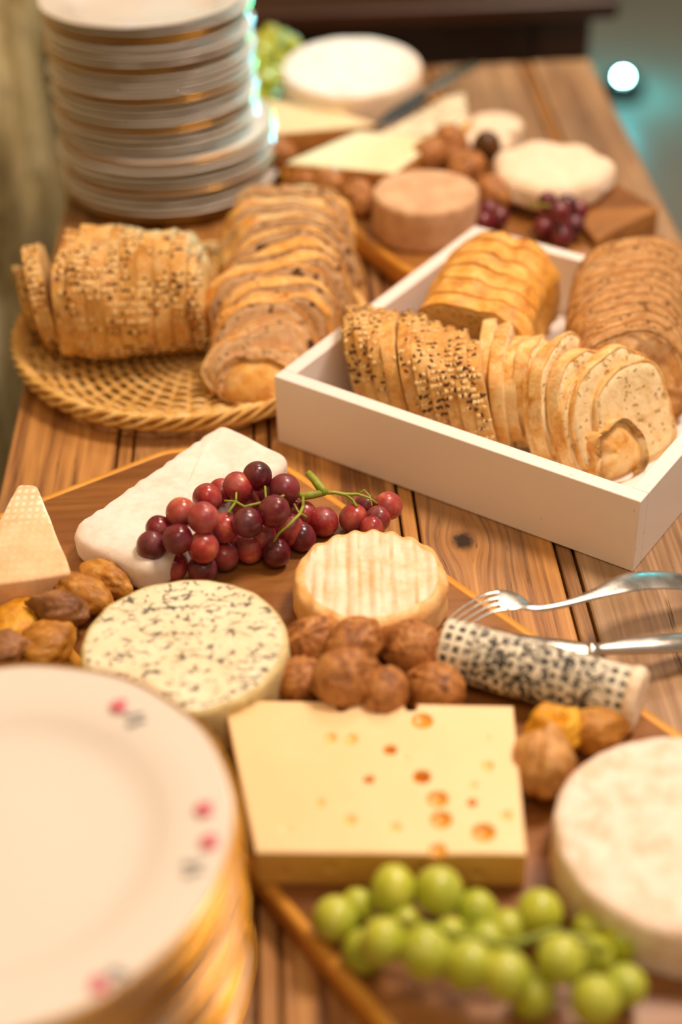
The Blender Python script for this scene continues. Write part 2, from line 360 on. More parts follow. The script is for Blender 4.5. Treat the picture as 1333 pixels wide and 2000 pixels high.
def ash(m, col, h):
    sp = m.t.nodes.new('ShaderNodeSeparateXYZ'); m.put(sp.inputs[0], m.co)
    ang = m.math('ARCTAN2', sp.outputs[1], sp.outputs[2])
    wob = m.math('MULTIPLY', m.math('SUBTRACT', m.noise(90, 3, .6), .5), .9)
    mid = m.step(m.math('ABSOLUTE', sp.outputs[0]), .036, .046); gx = m.math('SINE', m.math('ADD', m.math('MULTIPLY', sp.outputs[0], 900.0), wob)); ga = m.math('SINE', m.math('ADD', m.math('MULTIPLY', ang, 17.0), m.math('MULTIPLY', wob, 1.2)))
    line = m.math('MAXIMUM', m.step(gx, -.1, .6), m.step(ga, .0, .7))
    pat = m.noise(130, 4, .7, .5); line = m.math('MAXIMUM', m.math('MULTIPLY', line, m.math('MAXIMUM', mid, m.step(pat, .47, .56))), m.step(m.noise(230, 4, .75, .2), .49, .56))
    ax = m.math('MULTIPLY', m.step(m.math('ABSOLUTE', m.math('SUBTRACT', ang, .35)), .28, .1), m.step(m.noise(80, 3), .4, .5)); line = m.math('MAXIMUM', line, m.math('MULTIPLY', ax, .8))
    return m.mix(line, '#3b3a3a', '#f4ecd6'), line
ASH = cheese('ash_cloth_rind', [(.3, '#34343a'), (.7, '#55555a')], 100, .7, .7, ash, sss=.05)
# grapes
def grape_mat(name, stops, bloom, sssc, rough=.25, bl=.4):
    m = M(name, rough, Coat_Weight=.25); co = m.vmath('ADD', m.co, m.rnd())
    col = m.ramp(m.noise(38, 3, .6, .2, co), stops)
    k = m.math('MULTIPLY', m.step(m.noise(55, 5, .7, 0, m.vmath('ADD', co, (4, 4, 1))), .42, .7), bl)
    m.color(m.mix(k, col, bloom)).rough(m.math('ADD', m.math('MULTIPLY', k, .7), rough)).bump(m.noise(300, 2, .5, 0, co), .04, .001)
    m.b.inputs['Subsurface Weight'].default_value = .45; m.b.inputs['Subsurface Radius'].default_value = sssc; m.b.inputs['Subsurface Scale'].default_value = .006
    return m.m
GR_RED = grape_mat('red_grape_skin', [(.3, '#5c1220'), (.46, '#8c1c2a'), (.58, '#b03a34'), (.72, '#cc8458')], '#c08c88', (1, .2, .1))
GR_DARK = grape_mat('dark_red_grape_skin', [(.3, '#3c0a16'), (.6, '#741626'), (.8, '#8f2a30')], '#9a6068', (1, .15, .1))
GR_GREEN = grape_mat('green_grape_skin', [(.3, '#9fae20'), (.55, '#b9c034'), (.75, '#cdd050')], '#d8dc90', (.8, 1, .2), .3, .3)
m = M('green_stem', .5); m.color(m.ramp(m.noise(90, 4), [(.3, '#6f7a20'), (.55, '#9aa836'), (.75, '#8a6a30')])).bump(m.noise(300), .4, .0005); MAT_STEM = m.m
# nuts and figs
m = M('walnut_shell', .5); co = m.vmath('ADD', m.co, m.rnd()); a = m.noise(110, 4, .65, .9, co)
m.color(m.ramp(a, [(.3, '#643610'), (.44, '#9c602a'), (.56, '#bb7e42'), (.75, '#d29c60')])).bump(a, .9, .0022); MAT_WALNUT = m.m
m = M('dark_nut_shell', .35); m.color(m.ramp(m.noise(60, 4), [(.3, '#3c2209'), (.7, '#6e4317')])).bump(m.noise(120, 3), .2, .001); MAT_DNUT = m.m
def figm(name, stops):
    m = M(name, .5); co = m.vmath('ADD', m.co, m.rnd()); a = m.noise(48, 5, .62, .5, co)
    m.color(m.ramp(a, stops)).bump(m.math('ADD', a, m.math('MULTIPLY', m.noise(190, 3, .6, 0, co), .3)), .9, .003).sss(.2, (1, .5, .2), .004); return m.m
FIG = figm('dried_fig_skin', [(.3, '#7c4a14'), (.5, '#b87c2a'), (.65, '#cf9a45'), (.8, '#e2b96a')])
FIG_BR = figm('brown_fig_skin', [(.3, '#5a3418'), (.5, '#8f5e34'), (.65, '#ab7a4c'), (.8, '#c8996a')])
FIG_TAN = figm('tan_fig_skin', [(.3, '#a06a30'), (.5, '#cf9a58'), (.65, '#deb077'), (.8, '#ecc796')])
FIG_YE = figm('yellow_fig_skin', [(.3, '#b0700c'), (.5, '#d8991c'), (.7, '#ecb93a')])

# ------------------------------------------------------------------ setting
struct(G().box(-.6, 4.5, -2.0, 6.0, -.80, -.75).obj('floor', MAT_FLOOR, smooth=False))
g = G(); ny, nzn = 90, 70; vs = []; fs = []
for i in range(ny+1):
    for j in range(nzn+1):
        y = -2+8.0*i/ny; z = -.75+2.9*j/nzn
        vs.append((-.325+.012*nz((0, y, z), 3.1)+.006*nz((3, y, z), 9), y, z))
for i in range(ny):
    for j in range(nzn):
        a = i*(nzn+1)+j; fs.append((a, a+1, a+nzn+2, a+nzn+1))
b = len(vs); vs += [(-.6, -2, -.75), (-.6, 6, -.75), (-.6, 6, 2.15), (-.6, -2, 2.15)]
fs += [(b, b+1, b+2, b+3)]
for i in range(ny): a0, a1 = i*(nzn+1)+nzn, (i+1)*(nzn+1)+nzn; fs.append((a0, a1, b+2 if i >= ny//2 else b+3))
struct(G().add(vs, fs).obj('wall_left', MAT_WALL))
struct(G().box(-.6, 4.5, 6.0, 6.2, -.75, 2.15).obj('wall_back', MAT_WALL, smooth=False))

# farm table
T = thing('farm_table', 'long rustic pine plank table with worn gaps carrying the cheese buffet', 'table', (0, 0, 0))
SE = [-.2355, -.1461, -.036, .0743, .1842, .303, .3919]; Y0, Y1 = .12, 1.862
for i in range(6):
    x0, x1 = SE[i]+(.0125 if i else 0), SE[i+1]
    G().box(x0+.0010, x1-.0014, Y0+random.uniform(0, .002), Y1-random.uniform(0, .003), -.032, random.uniform(-.0006, 0), .0012).obj('plank', MAT_PLANK if i < 4 else MAT_PLANK_GREY, T, False)
    if i: G().box(SE[i]+.0008, SE[i]+.0112, Y0, Y1-.001, -.03, -.0016, .0010).obj('filler_strip', MAT_PLANK, T, False)
G().box(-.21, .367, .16, 1.82, -.10, -.034).obj('apron', MAT_TLEG, T, False)
for x in (-.20, .357):
    for y in (.19, 1.79): G().loft([[(x+sx*r, y+sy*r, z) for sx, sy in ((-1, -1), (1, -1), (1, 1), (-1, 1))] for z, r in ((-.75, .022), (-.3, .028), (-.101, .03))]).obj('leg', MAT_TLEG, T, False)

# dark table beyond
D = thing('dark_table', 'old dark brown wooden table standing beyond the far end of the buffet', 'table', (0, 0, 0))
G().box(-.30, .465, 2.04, 2.75, -.012, .014, .003).obj('tabletop', MAT_DARKWOOD, D, False)
G().box(-.27, .36, 2.10, 2.12, -.24, -.0125, .002).obj('apron', MAT_DARKWOOD, D, False)
for x in (.40, -.28 + .03):
    for y in (2.125, 2.70): G().box(x-.038, x+.038, y-.038, y+.038, -.75, -.0125, .003).obj('leg', MAT_DARKWOOD, D, False)

# floor uplight (the cyan spot)
p = at(1218, 150, -.70)
U = thing('floor_uplight', 'small round cyan light glowing on the floor right of the table', 'lamp', (p.x, p.y, -.75))
G().loft([circle3 for circle3 in [[(x, y, z) for x, y in circle(r, 32)] for r, z in ((.05, 0), (.055, .01), (.045, .046), (.036, .048))]]).obj('housing', MAT_IRON, U)
d = (Vector((0, 0, CAM_H))-Vector((p.x, p.y, -.70))).normalized()
G().blob((0, 0, .05), (.009, .009, .008)).obj('lens', MAT_LED, U)
l = bpy.data.lights.new('uplight_glow', 'POINT'); l.energy = 1.3; l.color = (.03, .9, 1.0); l.shadow_soft_size = .03
lo = bpy.data.objects.new('uplight_glow', l); C.objects.link(lo); lo.parent = U; lo.location = (0, 0, .16)

# ------------------------------------------------------------------ plates
def plate_mesh(R, n=96, scal=0.0):
    k = R/.104
    top = [(0, .0035), (.03, .0033), (.058, .0036), (.066, .0052), (.072, .0085), (.078, .0112), (.09, .0128), (.1, .0146), (.1035, .0152)]
    bot = [(.1035, .0142), (.09, .0105), (.078, .0088), (.070, .0040), (.064, .0002), (.060, 0.0), (.058, .001), (0, .0012)]
    g = G(); f = lambda r, a: r*k*(1+(scal*cos(a*12)*max(0, (r-.08)/.024) if r > .08 else 0))
    prof = top+bot; rings = [[(f(r, 2*pi*j/n)*cos(2*pi*j/n), f(r, 2*pi*j/n)*sin(2*pi*j/n), z) for j in range(n)] for r, z in prof if r > 0]
    g.loft(rings, False, False)
    for r0, z0, ring in ((0, .0035, 0), (0, .0012, len(rings)-1)):
        g.v.append((0, 0, z0)); q = len(g.v)-1
        for j in range(n):
            a, b = ring*n+j, ring*n+(j+1) % n
            g.f.append((q, b, a) if ring == 0 else (q, a, b))
    g.f = [tuple(reversed(x)) for x in g.f]
    body = g.mesh('body', MAT_CHINA)
    gr = G(); rr = .1035
    pr = [(rr-.0016, .01525), (rr-.0004, .0156), (rr+.0006, .0153), (rr+.0008, .0146), (rr+.0001, .0140), (rr-.002, .0137)]
    gr.loft([[(f(r, 2*pi*j/n)*cos(2*pi*j/n), f(r, 2*pi*j/n)*sin(2*pi*j/n), z) for j in range(n)] for r, z in pr], False, False)
    gr.f = [tuple(reversed(x)) for x in gr.f]
    return body, gr.mesh('gold_rim', MAT_GOLD)
PR = {}
def plain_rim(me):
    if me.name not in PR:
        c = me.copy(); c.materials.clear(); c.materials.append(MAT_CHINA); PR[me.name] = c
    return PR[me.name]
def stack(n, pos, Rfun, dz, where, group, z0=0.001, scal=.004, gold_every=1):
    cache = {}; out = []
    for i in range(n):
        R, ox, oy = Rfun(i); key = round(R, 3)
        if key not in cache: cache[key] = plate_mesh(R, scal=scal)
        nm = 'second lowest' if i == 1 else None
        if i == n-1: lab = 'topmost white plate of the %s' % where
        elif i == 0: lab = 'lowest white plate of the %s' % where
        else: lab = 'white plate, %s from the top of the %s' % (ORD[n-1-i], where)
        t = thing('plate', lab, 'plate', (pos[0]+ox, pos[1]+oy, z0+i*dz), (0, 0, random.uniform(0, 6)), group)
        b, gr = cache[key]
        for nme, me in (('body', b), ('gold_rim', gr)):
            plain = nme == 'gold_rim' and i % gold_every
            if plain: me = plain_rim(me)
            o = bpy.data.objects.new('rim' if plain else nme, me); C.objects.link(o); o.parent = t
        out.append(t)
    return out
def far_R(i):
    if i < 9: return .112, .006+.003*sin(i*1.9), -.006+.002*cos(i*2.3)
    return .104, -.002+.0028*sin(i*2.1), .002*cos(i*1.3)
stack(27, (-.128, 1.528), far_R, .0074, 'tall stack behind the bread', 'plates in the tall stack behind the bread', gold_every=4)
def near_R(i): return (.120, -.001+.0022*sin(i*1.7), .0016*cos(i*2.7)) if i < 14 else (.1195, 0, 0)
near = stack(15, (-.158, .507), near_R, .0078, 'stack in the front left corner', 'plates in the front left stack')
tp = near[-1]; tp.rotation_euler = (0, 0, 0)
tp['label'] = 'topmost plate of the front left stack, white with small red roses on the rim'
for px, py, kind in ((232, 1372, 1), (400, 1575, 1), (410, 1640, 1), (195, 1920, 1), (262, 1396, 0), (375, 1690, 0), (225, 1905, 0)):
    q = at(px, py, .126) - tp.location; r = hypot(q.x, q.y); k = .1195/.104
    zz = .0155+max(0, (r/k-.078))/.0255*.004*1.0 - .0035
    g = G()
    if kind:
        for a in range(6):
            an = a*pi/3; rr = .0028 if a else .0
            g.blob((q.x+rr*cos(an), q.y+rr*sin(an), zz), (.0026, .0026, .0006), nu=10, nv=6)
        g.obj('rose_print', MAT_ROSE, tp)
    else:
        for a in range(4): g.blob((q.x+.004*cos(a*1.4+px), q.y+.004*sin(a*1.4+px), zz), (.0032, .0014, .0005), nu=8, nv=6)
        g.obj('leaf_print', MAT_LEAFP, tp)

# ------------------------------------------------------------------ wicker tray
TC = Vector((-.09, 1.182, 0)); TR = .150
W = thing('wicker_tray', 'round woven wicker tray with braided rim holding two sliced breads', 'tray', TC)
def tray_z(r): return .0075+.012*max(0, (r-.115)/.035)**1.6
NS = 44
for i in range(NS):
    a = 2*pi*i/NS; pts = [(r*cos(a), r*sin(a), tray_z(r)) for r in [.012+k*(TR-.016)/8 for k in range(9)]]
    G().tube(pts, .0017, 6).obj('spoke', MAT_WICKER, W)
nr = 25
for k in range(nr):
    r = .014+k*.00515; n = max(44, NS*4); pts = []
    sg = 1 if k % 2 else -1
    rings = []
    for j in range(n):
        a = 2*pi*j/n; ph = a*NS/2
        zz = tray_z(r)+sg*.0026*sin(ph)+.0004*nz((r*90, a*3, 0)); rr = r+.0006*nz((a*5, k, 3))
        c = Vector((rr*cos(a), rr*sin(a), zz)); e = Vector((cos(a), sin(a), 0))
        rings.append([c+e*(.0026*cos(2*pi*q/6))+Vector((0, 0, .0017*sin(2*pi*q/6))) for q in range(6)])
    rings.append(rings[0]); G().loft(rings, False, False).obj('weaver', MAT_WICKER, W)
for k in range(7):
    rings = []; n = 420
    for j in range(n+1):
        a = 2*pi*j/n; ph = 9*a+2*pi*k/7
        c = Vector(((TR+.0062*cos(ph))*cos(a), (TR+.0062*cos(ph))*sin(a), .0165+.0058*sin(2*ph*.5+.6)+.0022*sin(2*ph)))
        e = Vector((cos(a), sin(a), 0)); rings.append([c+e*(.0030*cos(2*pi*q/7))+Vector((0, 0, .0021*sin(2*pi*q/7))) for q in range(7)])
    G().loft(rings, False, False).obj('braid_strand', MAT_WICKER, W)

# ------------------------------------------------------------------ bread slices
def bread_outline(w, h, n=56, kind='dome', seed=0.0):
    pts = []
    for i in range(n):
        a = 2*pi*i/n; c, s_ = cos(a), sin(a)
        if kind == 'dome':
            x = w/2*math.copysign(abs(c)**.8, c); y = h*.42+(h*.58 if s_ > 0 else h*.42)*math.copysign(abs(s_)**(.85 if s_ > 0 else .5), s_)
        elif kind == 'lobed':
            x = w/2*math.copysign(abs(c)**.75, c); y = h*.4+(h*.6 if s_ > 0 else h*.4)*math.copysign(abs(s_)**(.75 if s_ > 0 else .45), s_)
            y -= .05*h*exp(-((x/w)-.12)**2/.003) if s_ > 0 else 0
        else:
            x = w/2*math.copysign(abs(c)**.6, c); y = h*.5+h*.5*math.copysign(abs(s_)**.6, s_)
        pts.append((x, y))
    return pts
def slice_parts(t, ol, T, crust, crumb, seed, scoord, rough=.0022, bumpf=60, heel=0, seeds=None, groove=1.0, big=1.0):
    """a slice standing in its local frame: x right, z up, y through its thickness (0..T)"""
    n = len(ol); cx = sum(p[0] for p in ol)/n; cy = sum(p[1] for p in ol)/n
    def P(i, y, k=1.0, jig=True):
        x, z = ol[i % n]; dx, dz = x-cx, z-cy; L = hypot(dx, dz) or 1e-6
        nn = nz((x, z, y+scoord), 22, seed)*rough*2.2*big+nz((x, z, y+scoord), bumpf, seed)*rough if jig else 0
        if z < .004: nn *= .15
        e = nn; x2, z2 = cx+dx*k+dx/L*e, cy+dz*k+dz/L*e
        return Vector((x2, y, max(z2, 0.0002)))
    lip = 1-.0018*groove/(max(ol, key=lambda p: p[0])[0]+.0001)
    g = G(); rings = []
    e = .0009
    if heel == -1:
        for f, d in ((.25, 0), (.6, .10), (.82, .28), (.95, .6)): rings.append([P(i, T*d, f) for i in range(n)])
    else:
        rings += [[P(i, .0009, lip-.02) for i in range(n)], [P(i, 0, lip) for i in range(n)], [P(i, .0001, 1-.003*groove) for i in range(n)]]
    rings += [[P(i, T*f) for i in range(n)] for f in (.05, .35, .65, .95)]
    if heel == 1:
        for f, d in ((.95, .4), (.82, .72), (.6, .90), (.25, 1.0)): rings.append([P(i, T*d, f) for i in range(n)])
        rings[-5:-4] = []
    else:
        rings += [[P(i, T-.0001, 1-.003*groove) for i in range(n)], [P(i, T, lip) for i in range(n)], [P(i, T-.0009, lip-.02) for i in range(n)]]
    g.loft(rings, heel == -1, heel == 1); g.obj('crust', crust, t)
    g = G(); cr = []
    y0, y1 = (.0003 if heel != -1 else T*.5), (T-.0003 if heel != 1 else T*.5)
    for f in (.05, .3, .55, .8, lip-.004): cr.append([P(i, y0+.0006*nz((ol[i][0]*f, ol[i][1]*f, scoord), 120), f) for i in range(n)])
    for f in (lip-.004, .8, .55, .3, .05): cr.append([P(i, y1-.0006*nz((ol[i][0]*f, ol[i][1]*f, scoord+3), 120), f) for i in range(n)])
    g.loft(cr); g.obj('crumb', crumb, t)
    if seeds:
        rnd = random.Random(int(seed*100+scoord*10000)); ns, regs = seeds
        go, gf = G(), G()
        for _ in range(ns):
            i = rnd.randrange(n); x, z = ol[i]
            y = rnd.uniform(.08, .92)*T
            if z < .008: continue
            if nz((x*1.0, z, y+scoord), 30, 11) < rnd.uniform(-.32, .14): continue
            p = P(i, y); dx, dz = x-cx, z-cy; L = hypot(dx, dz); nrm = Vector((dx/L, 0, dz/L))
            q = Vector((0, 1, 0)); s2 = nrm.cross(q); an = rnd.uniform(0, pi)
            a1 = q*cos(an)+s2*sin(an); a2 = nrm.cross(a1); Mx = Matrix((a1, a2, nrm)).transposed()
            p = p+nrm*.0003
            if rnd.random() < .5: gf.blob(p, (.0022, .0011, .0006), Mx, 6, 4)
            else: go.blob(p, (.0023, .0017, .0007), Mx, 6, 4)
        if go.v: o = go.obj('oat_flakes', MAT_OAT, t); o['kind'] = 'stuff'
        if gf.v: o = gf.obj('flax_seeds', MAT_FLAX, t); o['kind'] = 'stuff'
def place_slice(name, lab, group, base, nrm, lean, roll=0.0):
    """nrm: horizontal direction of the slice's thickness axis (+y local). lean>0: top tips towards +nrm"""
    n = Vector((nrm[0], nrm[1], 0)).normalized(); r = Vector((n.y, -n.x, 0))
    up = Vector((0, 0, 1))*cos(lean)+n*sin(lean); yy = up.cross(r)
    yy = yy if yy.dot(n) > 0 else -yy
    Mx = Matrix((r, yy, up)).transposed().to_4x4()
    if roll: Mx = Mx @ Matrix.Rotation(roll, 4, 'Y')
    t = thing(name, lab, 'bread', base, (0, 0, 0), group); t.rotation_euler = Mx.to_euler(); return t
def lerp(a, b, f): return a+(b-a)*f
def path_pt(P, f):
    f = max(0, min(.9999, f))*(len(P)-1); i = int(f); return P[i].lerp(P[i+1], f-i)

# A: seeded loaf on the wicker tray, axis left to right; slices are edge on
def loafA():
    ZB = .0145; n = 11; T = .0136
    a0 = Vector((-.198, 1.165, ZB)); ax = Vector((1, -.02, 0)).normalized()
    xs = [-.236, -.216] + [-.1925+.0138*i for i in range(9)]
    for i in range(n):
        f = i/(n-1); sc = [.60, .86, .96, 1, 1, 1, 1, .99, .97, .93, .84][i]
        ol = bread_outline(.118*sc, .098*sc, kind='dome')
        lab = ['small seeded heel leaning on the left rim of the wicker tray',
               'loose oat-and-flax crusted slice with a dark gap to its right, on the wicker tray'][i] if i < 2 else '%s slice right of the dark gap in the seeded loaf on the wicker tray' % ORD[i-2]
        if i == n-1: lab = 'right heel of the seeded loaf on the wicker tray, beside the nut bread'
        nr = (1, -.10+.02*f) if i > 1 else ((1, .12) if i == 1 else (1, .3))
        y = 1.180 - .010*(f-.3) + (.012 if i == 0 else 0)
        t = place_slice('bread_slice', lab, 'slices of the seeded loaf on the wicker tray', (xs[i], y, ZB), nr, radians([-4, -7][i]) if i < 2 else radians(-1), 0)
        slice_parts(t, ol, T, CR_SEED, CB_SEED, 1.3, i*T if i > 1 else i*T+.1, .0028, 70, -1 if i == 0 else (1 if i == n-1 else 0), (330, None), .3, 1.8)
loafA()
# B: nut bread, shingled slices running from the front of the tray to the back
def loafB():
    n = 17; T = .0138; P = [at(488, 735, .03), at(535, 655, .035), at(572, 560, .04), at(568, 440, .04)]
    for i in range(n):
        f = i/(n-1); p = path_pt(P, f)
        wd = lerp(.066, .124, min(1, f*1.5))*(1 if f < .93 else .93); h = lerp(.040, .072, min(1, f*1.8))
        ln = 42 if i < 3 else (lerp(26, 6, min(1, (i-3)/4))+4*sin(i*1.9) if i < 14 else 10)
        z = .0150 + max(0, 0)
        nr = Vector((-.16+.13*sin(i*1.3), 1, 0)) if i > 1 else Vector((.35, 1, 0))
        lab = '%s slice from the front heel of the nut bread on the wicker tray' % ORD[i-1] if i else 'rounded front heel of the nut bread on the wicker tray'
        if i == n-1: lab = 'rearmost slice of the nut bread, against the tall plate stack'
        ol = bread_outline(wd*(1+.05*sin(i*2.7)), h*(1+.05*sin(i*4.1)), kind='dome')
        t = place_slice('bread_slice', lab, 'slices of the nut bread on the wicker tray', (p.x+.006*sin(i*2.2), p.y-.035*(1 if f > .0 else 1)+.012, z), nr, radians(ln))
        slice_parts(t, ol, T if i else .02, CR_NUT, CB_NUT, 5.1, i*.013, .0036, 60, -1 if i == 0 else (1 if i == n-1 else 0), (26, None), .8, 1.4)
loafB()

# ------------------------------------------------------------------ white wooden box
TH = radians(-37.18); BA = Vector((-.0166, 1.0227, 0)); BU = Vector((cos(TH), sin(TH), 0)); BN = Vector((-sin(TH), cos(TH), 0))
BX = thing('wooden_box', 'square white painted wooden box tray full of sliced bread on the table', 'box', BA, (0, 0, TH))
BW, BD, BH, BT = .3148, .3135, .0618, .0125
G().box(0, BW, 0, BT, .0, BH, .0005).obj('side_panel', MAT_WHITE, BX, False)
G().box(0, BW, BD-BT, BD, .0, BH, .0005).obj('side_panel', MAT_WHITE, BX, False)
G().box(0, BT, BT+.0002, BD-BT-.0002, .0, BH, .0005).obj('side_panel', MAT_WHITE, BX, False)
G().box(BW-BT, BW, BT+.0002, BD-BT-.0002, .0, BH, .0005).obj('side_panel', MAT_WHITE, BX, False)
G().box(BT+.0002, BW-BT-.0002, BT+.0002, BD-BT-.0002, .001, .006).obj('bottom_panel', MAT_WHITE, BX, False)
def bx(s, t, z=.0063): return BA+BU*s+BN*t+Vector((0, 0, z))

# D: seeded loaf in the box
def loafD():
    n = 10; T = .0158
    p0 = at(712, 720, .03); p1 = at(945, 790, .03); ax = (p1-p0); ax.z = 0; L = ax.length; ax.normalize()
    sh = [0, .0035, .001, .0008, .005, .002, .001, .0008, .0008, .0008]; s = 0
    for i in range(n):
        s += sh[i]; f = i/(n-1); sc = [.90, .97, 1, 1, 1, 1, 1, .99, .97, .92][i]
        p = p0+ax*(s*.72)
        s += T
        lab = '%s slice from the left end of the seeded loaf in the white box' % ORD[i] if i else 'left heel of the seeded loaf in the white box'
        t = place_slice('bread_slice', lab, 'slices of the seeded loaf in the white box', (p.x, p.y-.010, .0063), (1, -.10), radians(-13))
        slice_parts(t, bread_outline(.102*sc, .085*sc, kind='dome'), T*.97*.72, CR_SEED, CB_SEED, 9.7, i*T, .0026, 75, -1 if i == 0 else 0, (260, None), .6, 1.5)
loafD()
# C: golden loaf at the back of the box
def loafC():
    n = 6; T = .0165; P = [bx(.092, .150), bx(.066, .252)]
    for i in range(n):
        f = i/(n-1); p = P[0].lerp(P[1], f)
        lab = ['front slice of the golden loaf at the back of the white box'] + ['%s slice from the front of the golden loaf in the white box' % ORD[k] for k in range(1, n-1)] + ['rear heel of the golden loaf, at the far rim of the white box']
        t = place_slice('bread_slice', lab[i], 'slices of the golden loaf in the white box', (p.x, p.y, .0063), (.46, .89), radians(-11))
        slice_parts(t, bread_outline(.105-.004*f, .082+.012*f, kind='lobed'), T, CR_GOLD, CB_GOLD, 3.9, i*T, .0032, 60, 1 if i == n-1 else 0)
loafC()
# E: white bread, fanned slices
def loafE():
    n = 11; T = .0105; P = [at(988, 824, .0063), at(1090, 856, .0063), at(1175, 884, .0063), at(1262, 908, .0063)]
    for i in range(n):
        f = i/(n-1); p = path_pt(P, f); an = radians(lerp(12, 58, f**1.2)); nr = (-cos(an), sin(an))
        lab = '%s slice from the left of the fanned pale bread in the white box' % ORD[i]
        if i == n-1: lab = 'broad pale bread slice whose round crumb face looks out at the right of the fan'
        wd = .104 if i < n-1 else .096
        t = place_slice('bread_slice', lab, 'fanned pale bread slices in the white box', (p.x, p.y, .0063), nr, radians(lerp(9, 24, f)))
        slice_parts(t, bread_outline(wd*(.9+.1*sin(i*1.7)), .082+.005*sin(i*2.9), kind='dome'), T, CR_WHITE, CB_WHITE, 2.2, i*.02, .0034, 55, 0)
loafE()
p = at(1222, 942, .0063)
t = place_slice('bread_heel', 'small torn heel of pale bread in the near corner of the white box', None, (p.x, p.y, .0063), (-.5, .86), radians(20))
if 'group' in t: del t['group']
slice_parts(t, bread_outline(.050, .052, kind='dome'), .018, CR_WHITE, CB_WHITE, 8.8, 0, .0045, 60, -1)
# F: brown loaf at the right
def loafF():
    n = 12; T = .0118
    for i in range(n):
        f = i/(n-1); y = 1.145-.0134*i; x = .303-.034*f-.004*sin(f*3)
        lab = '%s slice from the far end of the brown loaf in the white box' % ORD[i]
        t = place_slice('bread_slice', lab, 'slices of the brown loaf in the white box', (x, y, .0063), (.35, -.94), radians(-26))
        slice_parts(t, bread_outline(lerp(.122, .105, f), .090-.006*f, kind='dome'), T, CR_BROWN, CB_BROWN, 6.6, i*T, .0010, 60, 1 if i == n-1 else (-1 if i == 0 else 0), None, .35, 1.0)
loafF()

# ------------------------------------------------------------------ cheese boards
def board(name, label, poly, rr, zt, th, parts_m, edge_m):
    o = thing(name, label, 'board', (0, 0, 0)); ol = dense(poly, .02, rr)
    slab(offset_ring(ol, .0062), zt-th+.001, zt, .0012, 2).obj('top_board', parts_m, o)
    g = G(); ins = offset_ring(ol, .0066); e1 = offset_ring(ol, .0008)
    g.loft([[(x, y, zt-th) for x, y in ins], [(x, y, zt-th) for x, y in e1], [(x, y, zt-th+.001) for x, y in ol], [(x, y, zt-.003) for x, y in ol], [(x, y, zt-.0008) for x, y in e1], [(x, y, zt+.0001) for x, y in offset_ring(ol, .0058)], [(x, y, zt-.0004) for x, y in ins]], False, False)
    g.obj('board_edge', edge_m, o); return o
NB = [(.083, .37), (.319, .527), (-.012, .965), (-.068, .994), (-.107, .989), (-.252, .898)]
B1 = board('cheese_board', 'large wooden board carrying the cheeses, nuts and grapes in the foreground', NB, (.015, .01, .02, .02, .008, .02), .02, .018, MAT_BOARD, MAT_BOARD_EDGE_LIT)
ZB = .0205
def cheese_round(name, label, cat, c, R, h, top_m, side_m, er=.006, topamp=.0008, fn=None, rot=0, names=('top_rind', 'side_rind'), tilt=(0, 0), dome=0.0, sideamp=.0008):
    t = thing(name, label, cat, c, (tilt[0], tilt[1], rot)); N = 128
    def J(p):
        v = Vector((0, 0, 0)); r = hypot(p.x, p.y)
        if p.z > h*.5: v.z = topamp*(nz(p, 60, 1)+.6*nz(p, 150, 2))+dome*(1-(r/R)**2)
        if fn: v += fn(p, h)
        if r > R*.7 and 0 < p.z: v += Vector((p.x/r, p.y/r, 0))*sideamp*(nz(p, 45, 4)+.7*nz(p, 120, 5)+1.2*nz(p, 14, 6))
        return v
    ol = circle(R, N); seg = 5
    side = []
    for k in range(seg+1):
        a = pi/2*k/seg; side.append([(x, y, er*.6-er*.6*cos(a)) for x, y in circle(R-er*.6+er*.6*sin(a), N)])
    for k in range(1, 4): side.append([(x, y, er+(h-2*er)*k/4) for x, y in circle(R, N)])
    for k in range(seg): a = pi/2*k/seg; side.append([(x, y, h-er+er*sin(a)) for x, y in circle(R-er+er*cos(a), N)])
    last = [(x, y, h) for x, y in circle(R-er, N)]; side.append(last)
    side = [[Vector(p)+J(Vector(p)) for p in rg] for rg in side]
    G().loft(side, True, False).obj(names[1], side_m, t)
    tops = [last]+[[(x, y, h) for x, y in circle((R-er)*f, N)] for f in (.94, .87, .8, .72, .64, .56, .48, .4, .32, .24, .16, .08)]
    tops = [[Vector(p)+J(Vector(p)) for p in rg] for rg in tops]
    G().loft(tops, False, True).obj(names[0], top_m, t); return t
# white rectangular cheese
c4 = [at(122, 1040, .044), at(292, 1122, .044), at(572, 893, .044), at(430, 824, .044)]
cc = sum(c4, Vector())/4
t = thing('white_cheese_slab', 'long rectangular snow-white bloomy cheese lying behind the red grapes', 'cheese', (cc.x, cc.y, ZB))
def jw(p):
    return Vector((nz(p, 30, 1)*.0012, nz(p, 30, 4)*.0012, (nz(p, 40, 2)*.0012+.0008*sin((p.x*.72+p.y*.69)*420) if p.z > .015 else 0)))
slab(dense([(q.x-cc.x, q.y-cc.y) for q in c4], .006, (.02, .018, .014, .014)), 0, .025, .008, 5, jw).obj('rind', BLOOM, t)
# washed rind ridged cheese
def ridge(p, h): return Vector((0, 0, .0009*sin(p.x*480+.5*sin(p.y*60)) if p.z > h*.6 else 0))+(Vector((p.x, p.y, 0)).normalized()*.0004*sin(p.x*480) if hypot(p.x, p.y) > .04 and p.z > h*.4 else Vector())
cheese_round('washed_rind_cheese', 'round pale orange ridged cheese in the middle of the board', 'cheese', (.0435, .783, ZB), .0520, .030, WASHED, WASHED_SIDE, .007, .0008, ridge, rot=-.05, dome=.001, sideamp=.0014)
# blue fourme
cheese_round('blue_cheese', 'half-high round blue-veined cream cheese behind the front plate stack', 'cheese', (-.0775, .715, ZB), .0655, .036, BLUE, BLUE_RIND, .0035, .0004, names=('cut_face', 'rind'), sideamp=.0012)
